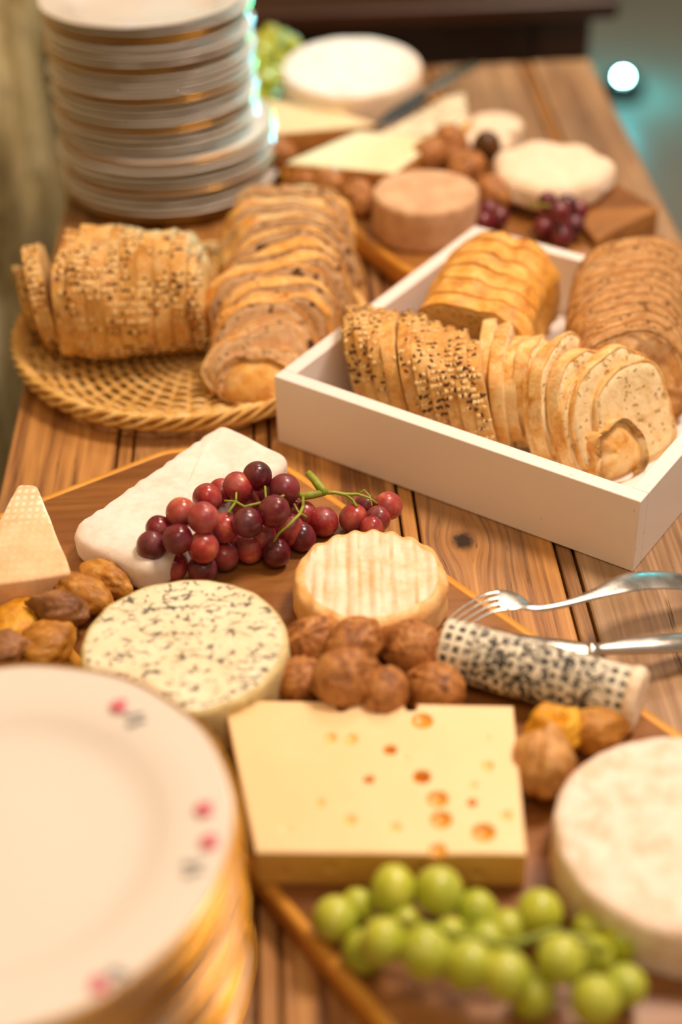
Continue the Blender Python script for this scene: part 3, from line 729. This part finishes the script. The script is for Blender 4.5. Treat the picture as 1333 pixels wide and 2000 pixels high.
# camembert, front right
cheese_round('camembert', 'thick white mottled round cheese at the right edge in the foreground', 'cheese', (.199, .543, ZB), .0715, .036, CAMEMB, CAMEMB, .005, .001, sideamp=.0008, dome=.001)
# wedge, left
wp = [at(-75, 1150, .052), at(141, 1118, .052), at(72, 946, .052), at(34, 944, .052)]
wc = at(40, 1060, .05)
t = thing('cheese_wedge', 'peach coloured cheese wedge with cloth-marked tip at the left edge', 'cheese', (wc.x, wc.y, ZB))
wo = dense([(q.x-wc.x, q.y-wc.y) for q in wp], .005, (.006, .006, .0045, .0045))
def jwd(p): return Vector((nz(p, 50, 3)*.0006, nz(p, 50, 8)*.0006, nz(p, 60, 3)*.0006 if p.z > .02 else 0))
o_ = slab(wo, 0, .0315, .0025, 3, jwd)
o_.obj('paste', WEDGE_TOP, t)
# swiss
sw = [at(437, 1366, .0475), at(500, 1664, .0475), at(1029, 1668, .0475), at(1003, 1378, .0475)]
sc_ = sum(sw, Vector())/4
so = (sc_.x, sc_.y)
t = thing('swiss_cheese', 'flat rectangular block of yellow cheese with round holes in the foreground', 'cheese', (sc_.x, sc_.y, ZB))
SH = .0270
H_ = [(825, 1408, .0065, .003), (645, 1440, .0042, .002), (685, 1443, .0045, .0016), (762, 1464, .0040, .006), (720, 1522, .0032, .006), (824, 1517, .0052, .008), (790, 1480, .0026, .0008), (952, 1495, .0040, .0016), (855, 1560, .0062, .0035), (922, 1567, .0030, .005), (862, 1600, .0062, .0035), (945, 1625, .0066, .004), (683, 1602, .0040, .0018), (772, 1615, .0036, .0016), (625, 1568, .0032, .0012), (990, 1592, .0034, .0016), (925, 1532, .0024, .001), (855, 1660, .005, .0025), (950, 1440, .0024, .0007), (668, 1382, .0038, .02), (803, 1380, .0042, .02), (560, 1620, .003, .0008)]
HL = [((at(x, y, .0475)-sc_).x, (at(x, y, .0475)-sc_).y, r, d) for x, y, r, d in H_]
q0, q1, q2, q3 = [Vector((q.x-sc_.x, q.y-sc_.y, 0)) for q in sw]
nx_, ny_ = 250, 165; vs = []; fs = []; hm = []
for i in range(nx_+1):
    for j in range(ny_+1):
        u, v = i/nx_, j/ny_; p = q1.lerp(q2, u).lerp(q0.lerp(q3, u), v); z = SH+.0005*nz(p, 25, 1); inh = 0
        for hx, hy, r, d in HL:
            D2 = ((p.x-hx)**2+(p.y-hy)**2*1.0)/r**2
            if D2 < 1: z -= d*sqrt(1-D2) if d < .01 else d*(1-D2)**.25; inh = 1
        e = min(u*.17, (1-u)*.17, v*.11, (1-v)*.11)
        if e < .0015: z -= .0008*(1-e/.0015)**2
        vs.append((p.x, p.y, max(z, .006))); hm.append(inh)
ft, fh = [], []
for i in range(nx_):
    for j in range(ny_):
        a = i*(ny_+1)+j; f = (a, a+ny_+1, a+ny_+2, a+1)
        (fh if sum(hm[k] for k in f) >= 3 else ft).append(f)
me = bpy.data.meshes.new('cut_face'); me.from_pydata(vs, [], ft+fh); me.materials.append(SWISS); me.materials.append(SWISS_HOLE); me.materials.append(SWISS_SHALLOW)
me.polygons.foreach_set('use_smooth', [True]*len(me.polygons))
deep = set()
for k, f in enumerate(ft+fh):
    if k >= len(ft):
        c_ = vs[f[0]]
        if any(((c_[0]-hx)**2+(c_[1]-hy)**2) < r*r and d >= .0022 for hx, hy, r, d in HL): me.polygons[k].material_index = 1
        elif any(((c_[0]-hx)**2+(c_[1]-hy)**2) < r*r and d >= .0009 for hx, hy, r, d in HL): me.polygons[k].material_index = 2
me.update(); o = bpy.data.objects.new('cut_face', me); C.objects.link(o); o.parent = t
# sides
edge = [(i*(ny_+1)) for i in range(nx_+1)] + [nx_*(ny_+1)+j for j in range(1, ny_+1)] + [i*(ny_+1)+ny_ for i in range(nx_-1, -1, -1)] + [j for j in range(ny_-1, 0, -1)]
HS = [(.02, .014, .004), (.05, .010, .003), (-.03, .015, .0035), (-.055, .011, .0025)]
def sidept(k, z):
    x, y, _ = vs[k]; d = 0
    if y < q1.y*.5 and abs(y-lerp(q1.y, q2.y, (x-q1.x)/(q2.x-q1.x))) < .002:
        for hx, hz, r in HS:
            D2 = ((x-hx)**2+((z-hz)*1.6)**2)/r**2
            if D2 < 1: d = max(d, .003*sqrt(1-D2))
    return (x, y+d, z)
rings = [[sidept(k, vs[k][2]*f) for k in edge] for f in [0, .08, .16, .24, .32, .4, .48, .56, .64, .72, .8, .88, .94, 1]]
G().loft(rings, True, False).obj('side_face', SWISS_SIDE, t)
# ash log
la, lb = at(868, 1262, .0405), at(1250, 1366, .0405); lv = lb-la; LL = Vector((lv.x, lv.y, 0)).length
t = thing('ash_log_cheese', 'black and white netted ash cheese log pointing at the knife', 'cheese', ((la.x+lb.x)/2, (la.y+lb.y)/2, ZB+.0198), (0, 0, atan2(lv.y, lv.x)))
N = 72
def lr(x, a): return .0190*(1+.035*cos(3*a+1.2))+.0005*nz((x, cos(a)*.02, sin(a)*.02), 140, 2)+.0006*nz((x, cos(a)*.02, sin(a)*.02), 50, 7)
rings = [[(x, lr(x, 2*pi*k/N)*f*cos(2*pi*k/N), lr(x, 2*pi*k/N)*f*sin(2*pi*k/N)) for k in range(N)] for x, f in [(-LL/2, .88), (-LL/2+.001, .97)]+[(-LL/2+.002+(LL-.006)*i/40, 1) for i in range(41)]]
G().loft(rings).obj('ash_rind', ASH, t)
def er_(a, f): return .0192*f*(1+.035*cos(3*a+1.2))*(1+.05*nz((cos(a), sin(a), f), 6, 1)+.03*nz((cos(a), sin(a), f), 16, 3))
rings = [[(LL/2-.0068, er_(2*pi*k/N, 1.02)*cos(2*pi*k/N), er_(2*pi*k/N, 1.02)*sin(2*pi*k/N)) for k in range(N)]]+[[(LL/2+dx+.0009*nz((cos(2*pi*k/N)*f, sin(2*pi*k/N)*f, dx), 8), er_(2*pi*k/N, f)*cos(2*pi*k/N), er_(2*pi*k/N, f)*sin(2*pi*k/N)) for k in range(N)] for dx, f in ((-.005, 1.07), (-.001, 1.06), (.001, .98), (.001, .7), (.0005, .4))]
o = G().loft(rings).obj('pale_end', GOAT, t); o['label'] = 'pale crumbly end of the log'

# ------------------------------------------------------------------ walnuts, figs
def walnut_mesh(seed):
    def fn(d):
        r = 1+.05*nz(d, 2.2, seed)+.045*nz(d, 5, seed)+.03*nz(d, 10, seed*2)
        r += .05*exp(-(d.y/.09)**2)-.03*exp(-((abs(d.y)-.17)/.06)**2)
        r *= 1+.10*max(0, d.x)**6
        return r
    return G().blob((0, 0, 0), (.0200, .0172, .0168), None, 40, 28, fn).mesh('walnut', MAT_WALNUT)
WN = [walnut_mesh(i*3.7+1) for i in range(4)]
def walnut(px, py, z, lab, group, k=1.0, rz=None, i=[0]):
    q = at(px, py, z); o = bpy.data.objects.new('walnut', WN[i[0] % 4]); i[0] += 1; C.objects.link(o)
    o.location = q; o.rotation_euler = (random.uniform(-.5, .5), random.uniform(-.4, .4), rz if rz is not None else random.uniform(0, 6)); o.scale = (k, k, k)
    tag(o, lab, 'walnut', group); return o
NG = 'walnuts on the front cheese board'
walnut(610, 1255, .038, 'walnut at the back left of the pile, touching the blue cheese', NG, 1.0, .3)
walnut(693, 1258, .046, 'walnut just in front of the ridged round cheese, with a deep seam', NG, 1.02, .8)
walnut(806, 1268, .041, 'smooth walnut at the right of the pile against the ridged cheese', NG, 1.08, 2.7)
walnut(678, 1325, .054, 'largest walnut in the middle of the pile above the holed cheese', NG, 1.13, .4)
walnut(752, 1350, .050, 'walnut resting on the rear edge of the holed cheese', NG, .86, 1.2)
walnut(851, 1347, .037, 'dark walnut between the ash log and the holed cheese', NG, 1.0, 2.4)
walnut(588, 1330, .037, 'shaded walnut between the blue cheese and the holed cheese', NG, .92, 1.5)
walnut(738, 1222, .036, 'half-hidden walnut tucked under the front of the ridged cheese', NG, .8, .2)
walnut(412, 1398, .036, 'walnut between the blue cheese and the front plates', NG, .85, .2)
def fig(px, py, z, r, mat, lab, group, rz=0, tilt=0, seed=1, neck=.35, name='dried_fig', hollow=0, crease=0):
    q = at(px, py, z); o_ = G()
    def fn(d):
        k = 1+.16*nz(d, 1.6, seed)+.09*nz(d, 4, seed)+.045*abs(nz(d, 8, seed))
        k *= 1-neck*max(0, d.x)**2*(abs(d.y)+.5)
        v = d*k; v.x += neck*max(0, d.x)**3*.8
        if crease: v *= 1-crease*exp(-((v.y-.12)/.12)**2)*(.4+.6*max(0, d.z))
        if hollow: v.z -= hollow*exp(-((v.x-.1)**2+v.y**2)/.16)*(1 if d.z > 0 else 0)
        return v
    o = o_.blob((0, 0, 0), r, None, 44, 30, fn).obj(name, mat); o.location = q; o.rotation_euler = (0, tilt, rz)
    tag(o, lab, 'fig', group); return o
FGL, FGR = 'dried figs by the cheese wedge', 'dried figs by the camembert'
fig(208, 1132, .033, (.021, .014, .011), FIG, 'wrinkled golden fig against the white cheese slab', FGL, -.6, .1, 1.2)
fig(165, 1160, .036, (.024, .014, .011), FIG, 'long golden fig right of the wedge, behind the brown one', FGL, -.5, .2, 4.4)
fig(115, 1190, .041, (.020, .013, .012), FIG_BR, 'grey-brown fig with pinched neck resting on the others', FGL, 2.9, -.1, 7.1, .6)
fig(93, 1255, .034, (.021, .018, .012), FIG, 'squat wrinkled fig behind the front plates, left of the blue cheese', FGL, .7, 0, 2.7)
fig(25, 1215, .033, (.026, .016, .009), FIG_YE, 'flat yellow fig below the cheese wedge', FGL, 1.2, 0, 9.2)
fig(8, 1268, .040, (.018, .015, .011), FIG_BR, 'dark fig at the left edge above the front plates', FGL, .2, 0, 3.2)
fig(1062, 1485, .043, (.022, .018, .021), FIG_TAN, 'large tan fig standing beside the holed cheese', FGR, 1.3, -.5, 5.1, .35, crease=.22)
fig(1085, 1425, .038, (.018, .016, .016), FIG_YE, 'opened yellow fig with a hollow behind the large tan fig', FGR, .4, 0, 6.3, .2, hollow=.9)
fig(1168, 1425, .035, (.019, .015, .013), FIG, 'brown fig between the ash log and the mottled white cheese', FGR, .1, 0, 8.3)

# ------------------------------------------------------------------ grapes
def grape_mesh(name, m, R, el, seed):
    return G().blob((0, 0, 0), (R, R, R*el), None, 28, 18, lambda d: 1+.03*nz(d, 1.3, seed)-.04*exp(-((1+d.z)/.03))).mesh(name, m)
def bunch(name, label, group, pts, mats, R, el, stems, tilt=.7):
    base = at(*pts[0][:2], ZB); t = thing(name, label, 'grapes', (base.x, base.y, ZB)); 
    if group: t['group'] = group
    ms = [grape_mesh('grape', m, R, e, i*2.3) for i, m in enumerate(mats) for e in (el, el*.93)]
    for i, p in enumerate(pts):
        k = p[3] if len(p) > 3 else 1.0
        o = bpy.data.objects.new('grape', ms[random.randrange(len(ms))]); C.objects.link(o); o.parent = t
        o.location = at(p[0], p[1], p[2])-t.location; o.scale = (k, k, k)
        o.rotation_euler = (random.uniform(-tilt, tilt), random.uniform(-tilt, tilt), random.uniform(0, 6))
    if stems:
        for s_ in stems:
            pp = [at(x, y, z)-t.location for x, y, z, r in s_]
            G().tube(pp, [q[3] for q in s_], 7).obj('stem', MAT_STEM, t)
    return t
RP = [(338, 1103, .031), (396, 1112, .031), (438, 1086, .031), (488, 1071, .031), (541, 1080, .031, .95), (296, 1066, .050), (312, 1033, .056, .9), (347, 1053, .060), (353, 1001, .066), (397, 1012, .070, 1.04),
      (397, 1069, .052, 1.04), (438, 1031, .052), (405, 974, .060), (431, 960, .056, .9), (467, 951, .062), (503, 930, .066, 1.02), (484, 1021, .060, 1.02), (535, 999, .062, 1.06), (556, 956, .058, 1.08), (480, 985, .042), (512, 1048, .036), (510, 962, .038, .9),
      (567, 1035, .036), (590, 1048, .031, .95), (594, 1004, .036, .9), (575, 1000, .034), (632, 1019, .031, 1.04), (691, 1012, .031, 1.0), (738, 1014, .031, .9), (759, 988, .034, .98), (713, 989, .031, .8), (726, 1030, .031, .8), (520, 1010, .034), (450, 1050, .034), (375, 1040, .036)]
RS = [[(602, 923, .058, .0024), (614, 936, .056, .0030), (628, 955, .052, .0034), (636, 964, .050, .0030)],
      [(636, 962, .050, .0022), (612, 966, .051, .0030), (592, 970, .050, .0028), (575, 960, .050, .0014), (558, 962, .05, .001)],
      [(636, 962, .050, .0018), (655, 962, .048, .0014), (675, 966, .046, .0015), (700, 965, .046, .0010), (722, 973, .045, .0010), (738, 984, .040, .0008)],
      [(675, 966, .046, .0012), (690, 977, .044, .0008), (697, 990, .042, .0012)],
      [(700, 965, .046, .0008), (712, 957, .048, .0006), (722, 968, .046, .0007), (727, 988, .042, .0007)],
      [(592, 970, .050, .0014), (592, 990, .055, .0012), (586, 1004, .058, .0012), (562, 1028, .056, .0010), (545, 1042, .05, .001), (535, 1058, .045, .001)],
      [(575, 985, .055, .0008), (583, 1000, .057, .0009), (600, 1010, .053, .0008)],
      [(575, 958, .052, .0012), (540, 975, .066, .0010), (510, 982, .066, .001), (478, 990, .065, .0012), (461, 980, .066, .001), (438, 978, .067, .0008)],
      [(461, 980, .066, .001), (462, 962, .069, .0007)], [(461, 980, .066, .001), (446, 1001, .066, .0010)], [(520, 976, .066, .0008), (518, 950, .069, .0009)]]
bunch('red_grape_bunch', 'bunch of red grapes with green stem draped over the white cheese slab', None, RP, [GR_RED, GR_DARK, GR_RED], .0105, 1.12, RS)
GP = [(655, 1795, .032), (698, 1768, .032, .75), (768, 1738, .042), (858, 1740, .044, 1.05), (748, 1838, .050, .95), (712, 1858, .032, .95), (832, 1862, .050, 1.05), (915, 1885, .050, 1.05), (932, 1778, .036, .9), (990, 1905, .052, 1.0), (1055, 1783, .040, 1.0), (992, 1818, .032, .9), (1095, 1875, .052, 1.0), (1040, 1945, .034, .95), (1163, 1955, .044, 1.02), (1222, 1925, .038, .9), (1212, 1840, .034, .85), (1150, 1815, .032, .75), (880, 1830, .032, .8), (1165, 1865, .033, .8), (950, 1840, .032, .9), (790, 1800, .032, .8)]
GS = [[(700, 1790, .045, .0012), (800, 1800, .048, .0016), (900, 1825, .05, .0018), (1000, 1845, .05, .002), (1080, 1820, .048, .0022), (1150, 1840, .05, .0024), (1185, 1855, .045, .0022)],
      [(1150, 1840, .05, .0016), (1130, 1870, .048, .0014), (1160, 1900, .046, .0012)], [(900, 1825, .05, .0012), (910, 1800, .046, .001)]]
bunch('green_grape_bunch', 'bunch of green grapes in front of the holed cheese block', None, GP, [GR_GREEN], .0122, 1.12, GS, .5)

# ------------------------------------------------------------------ fork and knife (front)
def ribbon(g, pts, halfw, thick, side, n=10):
    """flat oval bar along pts; side: horizontal width direction"""
    rings = []; m_ = len(pts)
    for i, p in enumerate(pts):
        t_ = (pts[min(i+1, m_-1)]-pts[max(i-1, 0)]).normalized(); s_ = (side-t_*side.dot(t_)).normalized(); nn = t_.cross(s_)
        rings.append([p+s_*(halfw[i]*cos(2*pi*k/n))+nn*(thick[i]*sin(2*pi*k/n)) for k in range(n)])
    g.loft(rings); return g
def smooth_path(P, m_=6):
    out = []
    for i in range(len(P)-1):
        a = P[max(i-1, 0)]; b = P[i]; c = P[i+1]; d_ = P[min(i+2, len(P)-1)]
        for k in range(m_):
            f = k/m_
            out.append([.5*((2*b[q])+(-a[q]+c[q])*f+(2*a[q]-5*b[q]+4*c[q]-d_[q])*f*f+(-a[q]+3*b[q]-3*c[q]+d_[q])*f**3) for q in range(len(b))])
    out.append(list(P[-1])); return out
def make_fork(label, tips, body, origin, mat, tine_w=.0013, spread=.0088):
    t = thing('fork', label, 'fork', origin)
    O = t.location
    P = smooth_path([(*(at(x, y, z)-O), w_, th) for x, y, z, w_, th in body])
    pts = [Vector(p[:3]) for p in P]; side = (pts[3]-pts[0]).normalized().cross(Vector((0, 0, 1))); side.z = 0; side.normalize()
    ribbon(G(), pts, [p[3] for p in P], [p[4] for p in P], side, 14).obj('handle', mat, t)
    TT = [(at(x, y, z)-O) for x, y, z in tips]
    for k in range(4):
        o_ = (k-1.5)/1.5*spread
        pp = smooth_path([tuple(q+side*o_*(.86 if j == 0 else 1)) for j, q in enumerate(TT)], 5); pp = [Vector(p) for p in pp]
        ribbon(G(), pp, [lerp(.0007, tine_w*1.25, i/(len(pp)-1)) for i in range(len(pp))], [.0008]*len(pp), side, 8).obj('tine', mat, t)
    return t
make_fork('silver fork with its tines propped on the ash log cheese', [(868, 1240, .036), (905, 1207, .043), (950, 1180, .047), (985, 1172, .047)],
          [(972, 1174, .047, .0104, .0008), (990, 1172, .047, .0106, .0009), (1012, 1176, .046, .0085, .0011), (1035, 1185, .044, .0040, .0016), (1060, 1188, .043, .0026, .0018), (1110, 1178, .042, .0030, .0018), (1165, 1160, .041, .0050, .0016), (1215, 1142, .040, .0085, .0013), (1262, 1133, .036, .0100, .0012), (1320, 1134, .030, .0100, .0012), (1372, 1142, .022, .0085, .0012), (1440, 1160, .010, .0075, .0012), (1475, 1170, .0045, .003, .001)],
          at(1040, 1188, .02), MAT_STEEL)
t = thing('table_knife', 'silver table knife lying beyond the ash log with its handle to the right', 'knife', at(1150, 1270, .02)); O = t.location
P = smooth_path([(*(at(x, y, z)-O), w_, th) for x, y, z, w_, th in ((1150, 1268, .026, .0062, .0042), (1158, 1269, .0258, .0066, .0046), (1172, 1268, .025, .0048, .0036), (1230, 1262, .023, .0068, .0042), (1300, 1257, .020, .0082, .0046), (1380, 1253, .013, .0088, .0048), (1460, 1250, .0065, .0075, .0045), (1475, 1250, .0055, .003, .002))])
ps = [Vector(p[:3]) for p in P]; sd = Vector((0, 1, 0))
ribbon(G(), ps, [p[3] for p in P], [p[4] for p in P], sd, 14).obj('handle', MAT_STEEL, t)
P = smooth_path([(*(at(x, y, z)-O), w_, th) for x, y, z, w_, th in ((1152, 1268, .026, .0062, .0016), (1100, 1264, .0265, .0080, .0011), (1050, 1260, .027, .0088, .0009), (1000, 1252, .0275, .0080, .0008), (960, 1243, .028, .0035, .0006))])
ribbon(G(), [Vector(p[:3]) for p in P], [p[3] for p in P], [p[4] for p in P], sd, 12).obj('blade', MAT_STEEL, t)

# ------------------------------------------------------------------ far cheese board
fb = [at(x, y, .024) for x, y in ((545, 345), (640, 410), (700, 455), (800, 530), (900, 560), (1215, 505), (1140, 452), (1000, 362), (905, 250), (860, 215), (520, 225))]
fpoly = [(.03, 1.37), (.085, 1.285), (.135, 1.235), (.23, 1.23), (.30, 1.262), (.255, 1.335), (.215, 1.43), (.185, 1.62), (.15, 1.74), (-.005, 1.76), (-.012, 1.47)]
bL = at(700, 462, .024)
fpoly = [(fb[1].x-.03, fb[1].y+.045), (fb[2].x, fb[2].y), (fb[3].x-.005, fb[3].y), (fb[4].x, fb[4].y+.0), (fb[5].x, fb[5].y), (fb[7].x+.0, fb[7].y), (.20, 1.60), (.16, 1.765), (-.005, 1.765), (-.005, 1.50)]
board('cheese_board', 'wooden board under the cheeses at the far end of the table', fpoly, (.03, .03, .03, .015, .01, .01, .01, .02, .02, .01), .024, .022, MAT_BOARD, MAT_BOARD_EDGE_LIT)
ZF = .0245
wb = [at(1165, 468, .034), at(1290, 406, .034), at(1185, 345, .034), at(1090, 392, .034)]
c_ = sum(wb, Vector())/4
t = thing('wooden_block', 'short brown wooden board piece right of the lobed white cheese', 'board', (c_.x, c_.y, 0))
slab(dense([(q.x-c_.x, q.y-c_.y) for q in wb], .02, .004), .0005, .034, .002, 2).obj('block', MAT_BOARD, t)
# big brie
cheese_round('big_white_cheese', 'very large white round cheese at the far end of the board', 'cheese', (.080, 1.665, ZF), .0790, .052, BLOOM, GOAT, .004, .0006, tilt=(radians(5), 0))
# beige tomme
cheese_round('beige_cheese', 'small tall round beige-rinded cheese near the corner of the far board', 'cheese', (.134, 1.345, ZF), .0515, .042, TOMME, TOMME, .005, .0006)
# lobed cheese
def lobes(p, h):
    a = atan2(p.y, p.x); r = hypot(p.x, p.y)
    if r < 1e-5: return Vector()
    k = .032*cos(7*a+.6)+.03*cos(3*a)
    return Vector((p.x*k*(r/.06), p.y*k*(r/.06), -.003*(r/.06)**3*(1-cos(7*a+.6))*.5 if p.z > h*.5 else 0))
cheese_round('lobed_cheese', 'soft white cheese with a lobed outline behind the far red grapes', 'cheese', (.2665, 1.408, .0355), .0600, .026, GOAT, GOAT, .010, .0008, lobes, dome=.004)
# small goat rounds
cheese_round('goat_cheese', 'small round goat cheese nearer the walnuts, partly behind the dark nut', 'cheese', (.2155, 1.515, .0245), .0270, .022, GOAT, GOAT, .006, .0006)
cheese_round('goat_cheese', 'small round goat cheese farthest back, left of the dark table gap', 'cheese', (.2340, 1.582, .0005), .0300, .036, GOAT, GOAT, .006, .0006)
# comte triangle
def poly_cheese(name, label, pix, zt, zb, top_m, side_m, r=.0015, rr=.003, tilt=(0, 0)):
    q = [at(x, y, zt) for x, y in pix]; c_ = sum(q, Vector())/len(q)
    t = thing(name, label, 'cheese', (c_.x, c_.y, zb)); t.rotation_euler = (*tilt, 0)
    h = zt-zb; ol = dense([(p.x-c_.x, p.y-c_.y) for p in q], .01, rr)
    slab(ol, 0, h-.0022, .001, 2).obj('rind', side_m, t)
    slab(offset_ring(ol, .0006), h-.0021, h, .0008, 2).obj('cut_face', top_m, t); return t
poly_cheese('pressed_cheese', 'pale yellow triangular slice of pressed cheese left of the far walnuts', [(556, 318), (772, 338), (826, 296), (843, 266), (700, 256)], .058, .034, COMTE, COMTE_RIND)
poly_cheese('creamy_wedge', 'flat cream wedge with thick orange-brown rind in front of the big white cheese', [(470, 235), (520, 262), (740, 243), (655, 214), (510, 192)], .052, ZF, CREAM, COMTE_RIND)
poly_cheese('blue_cheese', 'blue-veined wedge with yellow edge between the big cheese and the knife', [(740, 262), (880, 262), (918, 232), (908, 178), (868, 190)], .056, ZF, BLUE, SWISS_SIDE)
FWG = 'walnuts on the far cheese board'
for x, y, z, k, lab in ((838, 302, .050, 1.0, 'walnut touching the cut corner of the pressed cheese'), (880, 275, .048, 1.0, 'walnut in front of the blue wedge on the far board'), (912, 330, .046, 1.1, 'walnut behind the beige round cheese'),
                        (962, 378, .042, 1.05, 'walnut between the beige cheese and the lobed cheese'), (640, 362, .040, 1.1, 'dark walnut under the front of the pressed cheese'), (700, 388, .038, 1.05, 'walnut left of the beige round cheese'), (600, 358, .038, .9, 'walnut at the left under the pressed cheese tip'),
                        (520, 268, .038, .95, 'walnut right beside the tall plate stack'), (548, 300, .036, .9, 'walnut left of the pressed cheese tip, near the plates'), (885, 315, .038, .9, 'low walnut in the shadow between the far walnuts')):
    walnut(x, y, z, lab, FWG, k)
def nut(d): return 1-.12*max(0, -d.z)**2
o = G().blob((0, 0, 0), (.0155, .0145, .0185), None, 28, 18, nut).obj('dark_nut', MAT_DNUT); o.location = at(951, 288, .048)
tag(o, 'smooth dark brown nut in front of the small goat cheeses', 'nut')
bunch('red_grape_bunch', 'few dark red grapes in front of the lobed cheese', 'far red grapes', [(1100, 440, .040, 1.1), (1128, 412, .046, 1.0), (1072, 425, .038, 1.0), (1108, 400, .056, .95), (1070, 392, .060, .85), (1092, 415, .062, 1.0), (1122, 440, .040, 1.0), (1062, 445, .036, .9), (1098, 462, .036, 1.0)], [GR_DARK], .0105, 1.1, [[(1085, 405, .066, .0015), (1060, 400, .064, .0012), (1030, 402, .06, .001)]])
bunch('red_grape_bunch', 'two dark red grapes right of the beige cheese', 'far red grapes', [(955, 412, .038, 1.0), (975, 425, .036, .95), (945, 435, .036, .95)], [GR_DARK], .0105, 1.1, None)
bunch('green_grape_bunch', 'green grapes behind the tall plate stack beside the big white cheese', None,
      [(520, 175, .034), (535, 150, .036), (515, 135, .04), (545, 118, .042), (525, 95, .05), (550, 78, .056), (570, 90, .05), (510, 110, .05), (530, 200, .03), (515, 160, .05), (500, 190, .036), (540, 180, .03, .8), (505, 85, .05), (560, 105, .04, .8), (530, 70, .056)], [GR_GREEN], .0125, 1.1, [[(560, 60, .07, .0015), (545, 90, .07, .002), (520, 120, .06, .002)]])
# far utensils
t = thing('cheese_knife', 'dark-bladed steel knife pointing away between the big cheese and the blue wedge', 'knife', at(800, 195, .03)); O = t.location
P = smooth_path([(*(at(x, y, z)-O), w_, th) for x, y, z, w_, th in ((735, 248, .058, .004, .0006), (775, 222, .060, .011, .0009), (812, 196, .062, .011, .0012), (832, 178, .062, .006, .003))])
ribbon(G(), [Vector(p[:3]) for p in P], [p[3] for p in P], [p[4] for p in P], Vector((1, -.3, 0)).normalized(), 12).obj('blade', MAT_DSTEEL, t)  # blade in a darker blue-grey steel than the handle
P = smooth_path([(*(at(x, y, z)-O), w_, th) for x, y, z, w_, th in ((828, 182, .062, .006, .003), (860, 163, .056, .0085, .005), (895, 143, .046, .0095, .005), (925, 128, .036, .008, .004))])
ribbon(G(), [Vector(p[:3]) for p in P], [p[3] for p in P], [p[4] for p in P], Vector((1, -.3, 0)).normalized(), 12).obj('handle', MAT_STEEL, t)
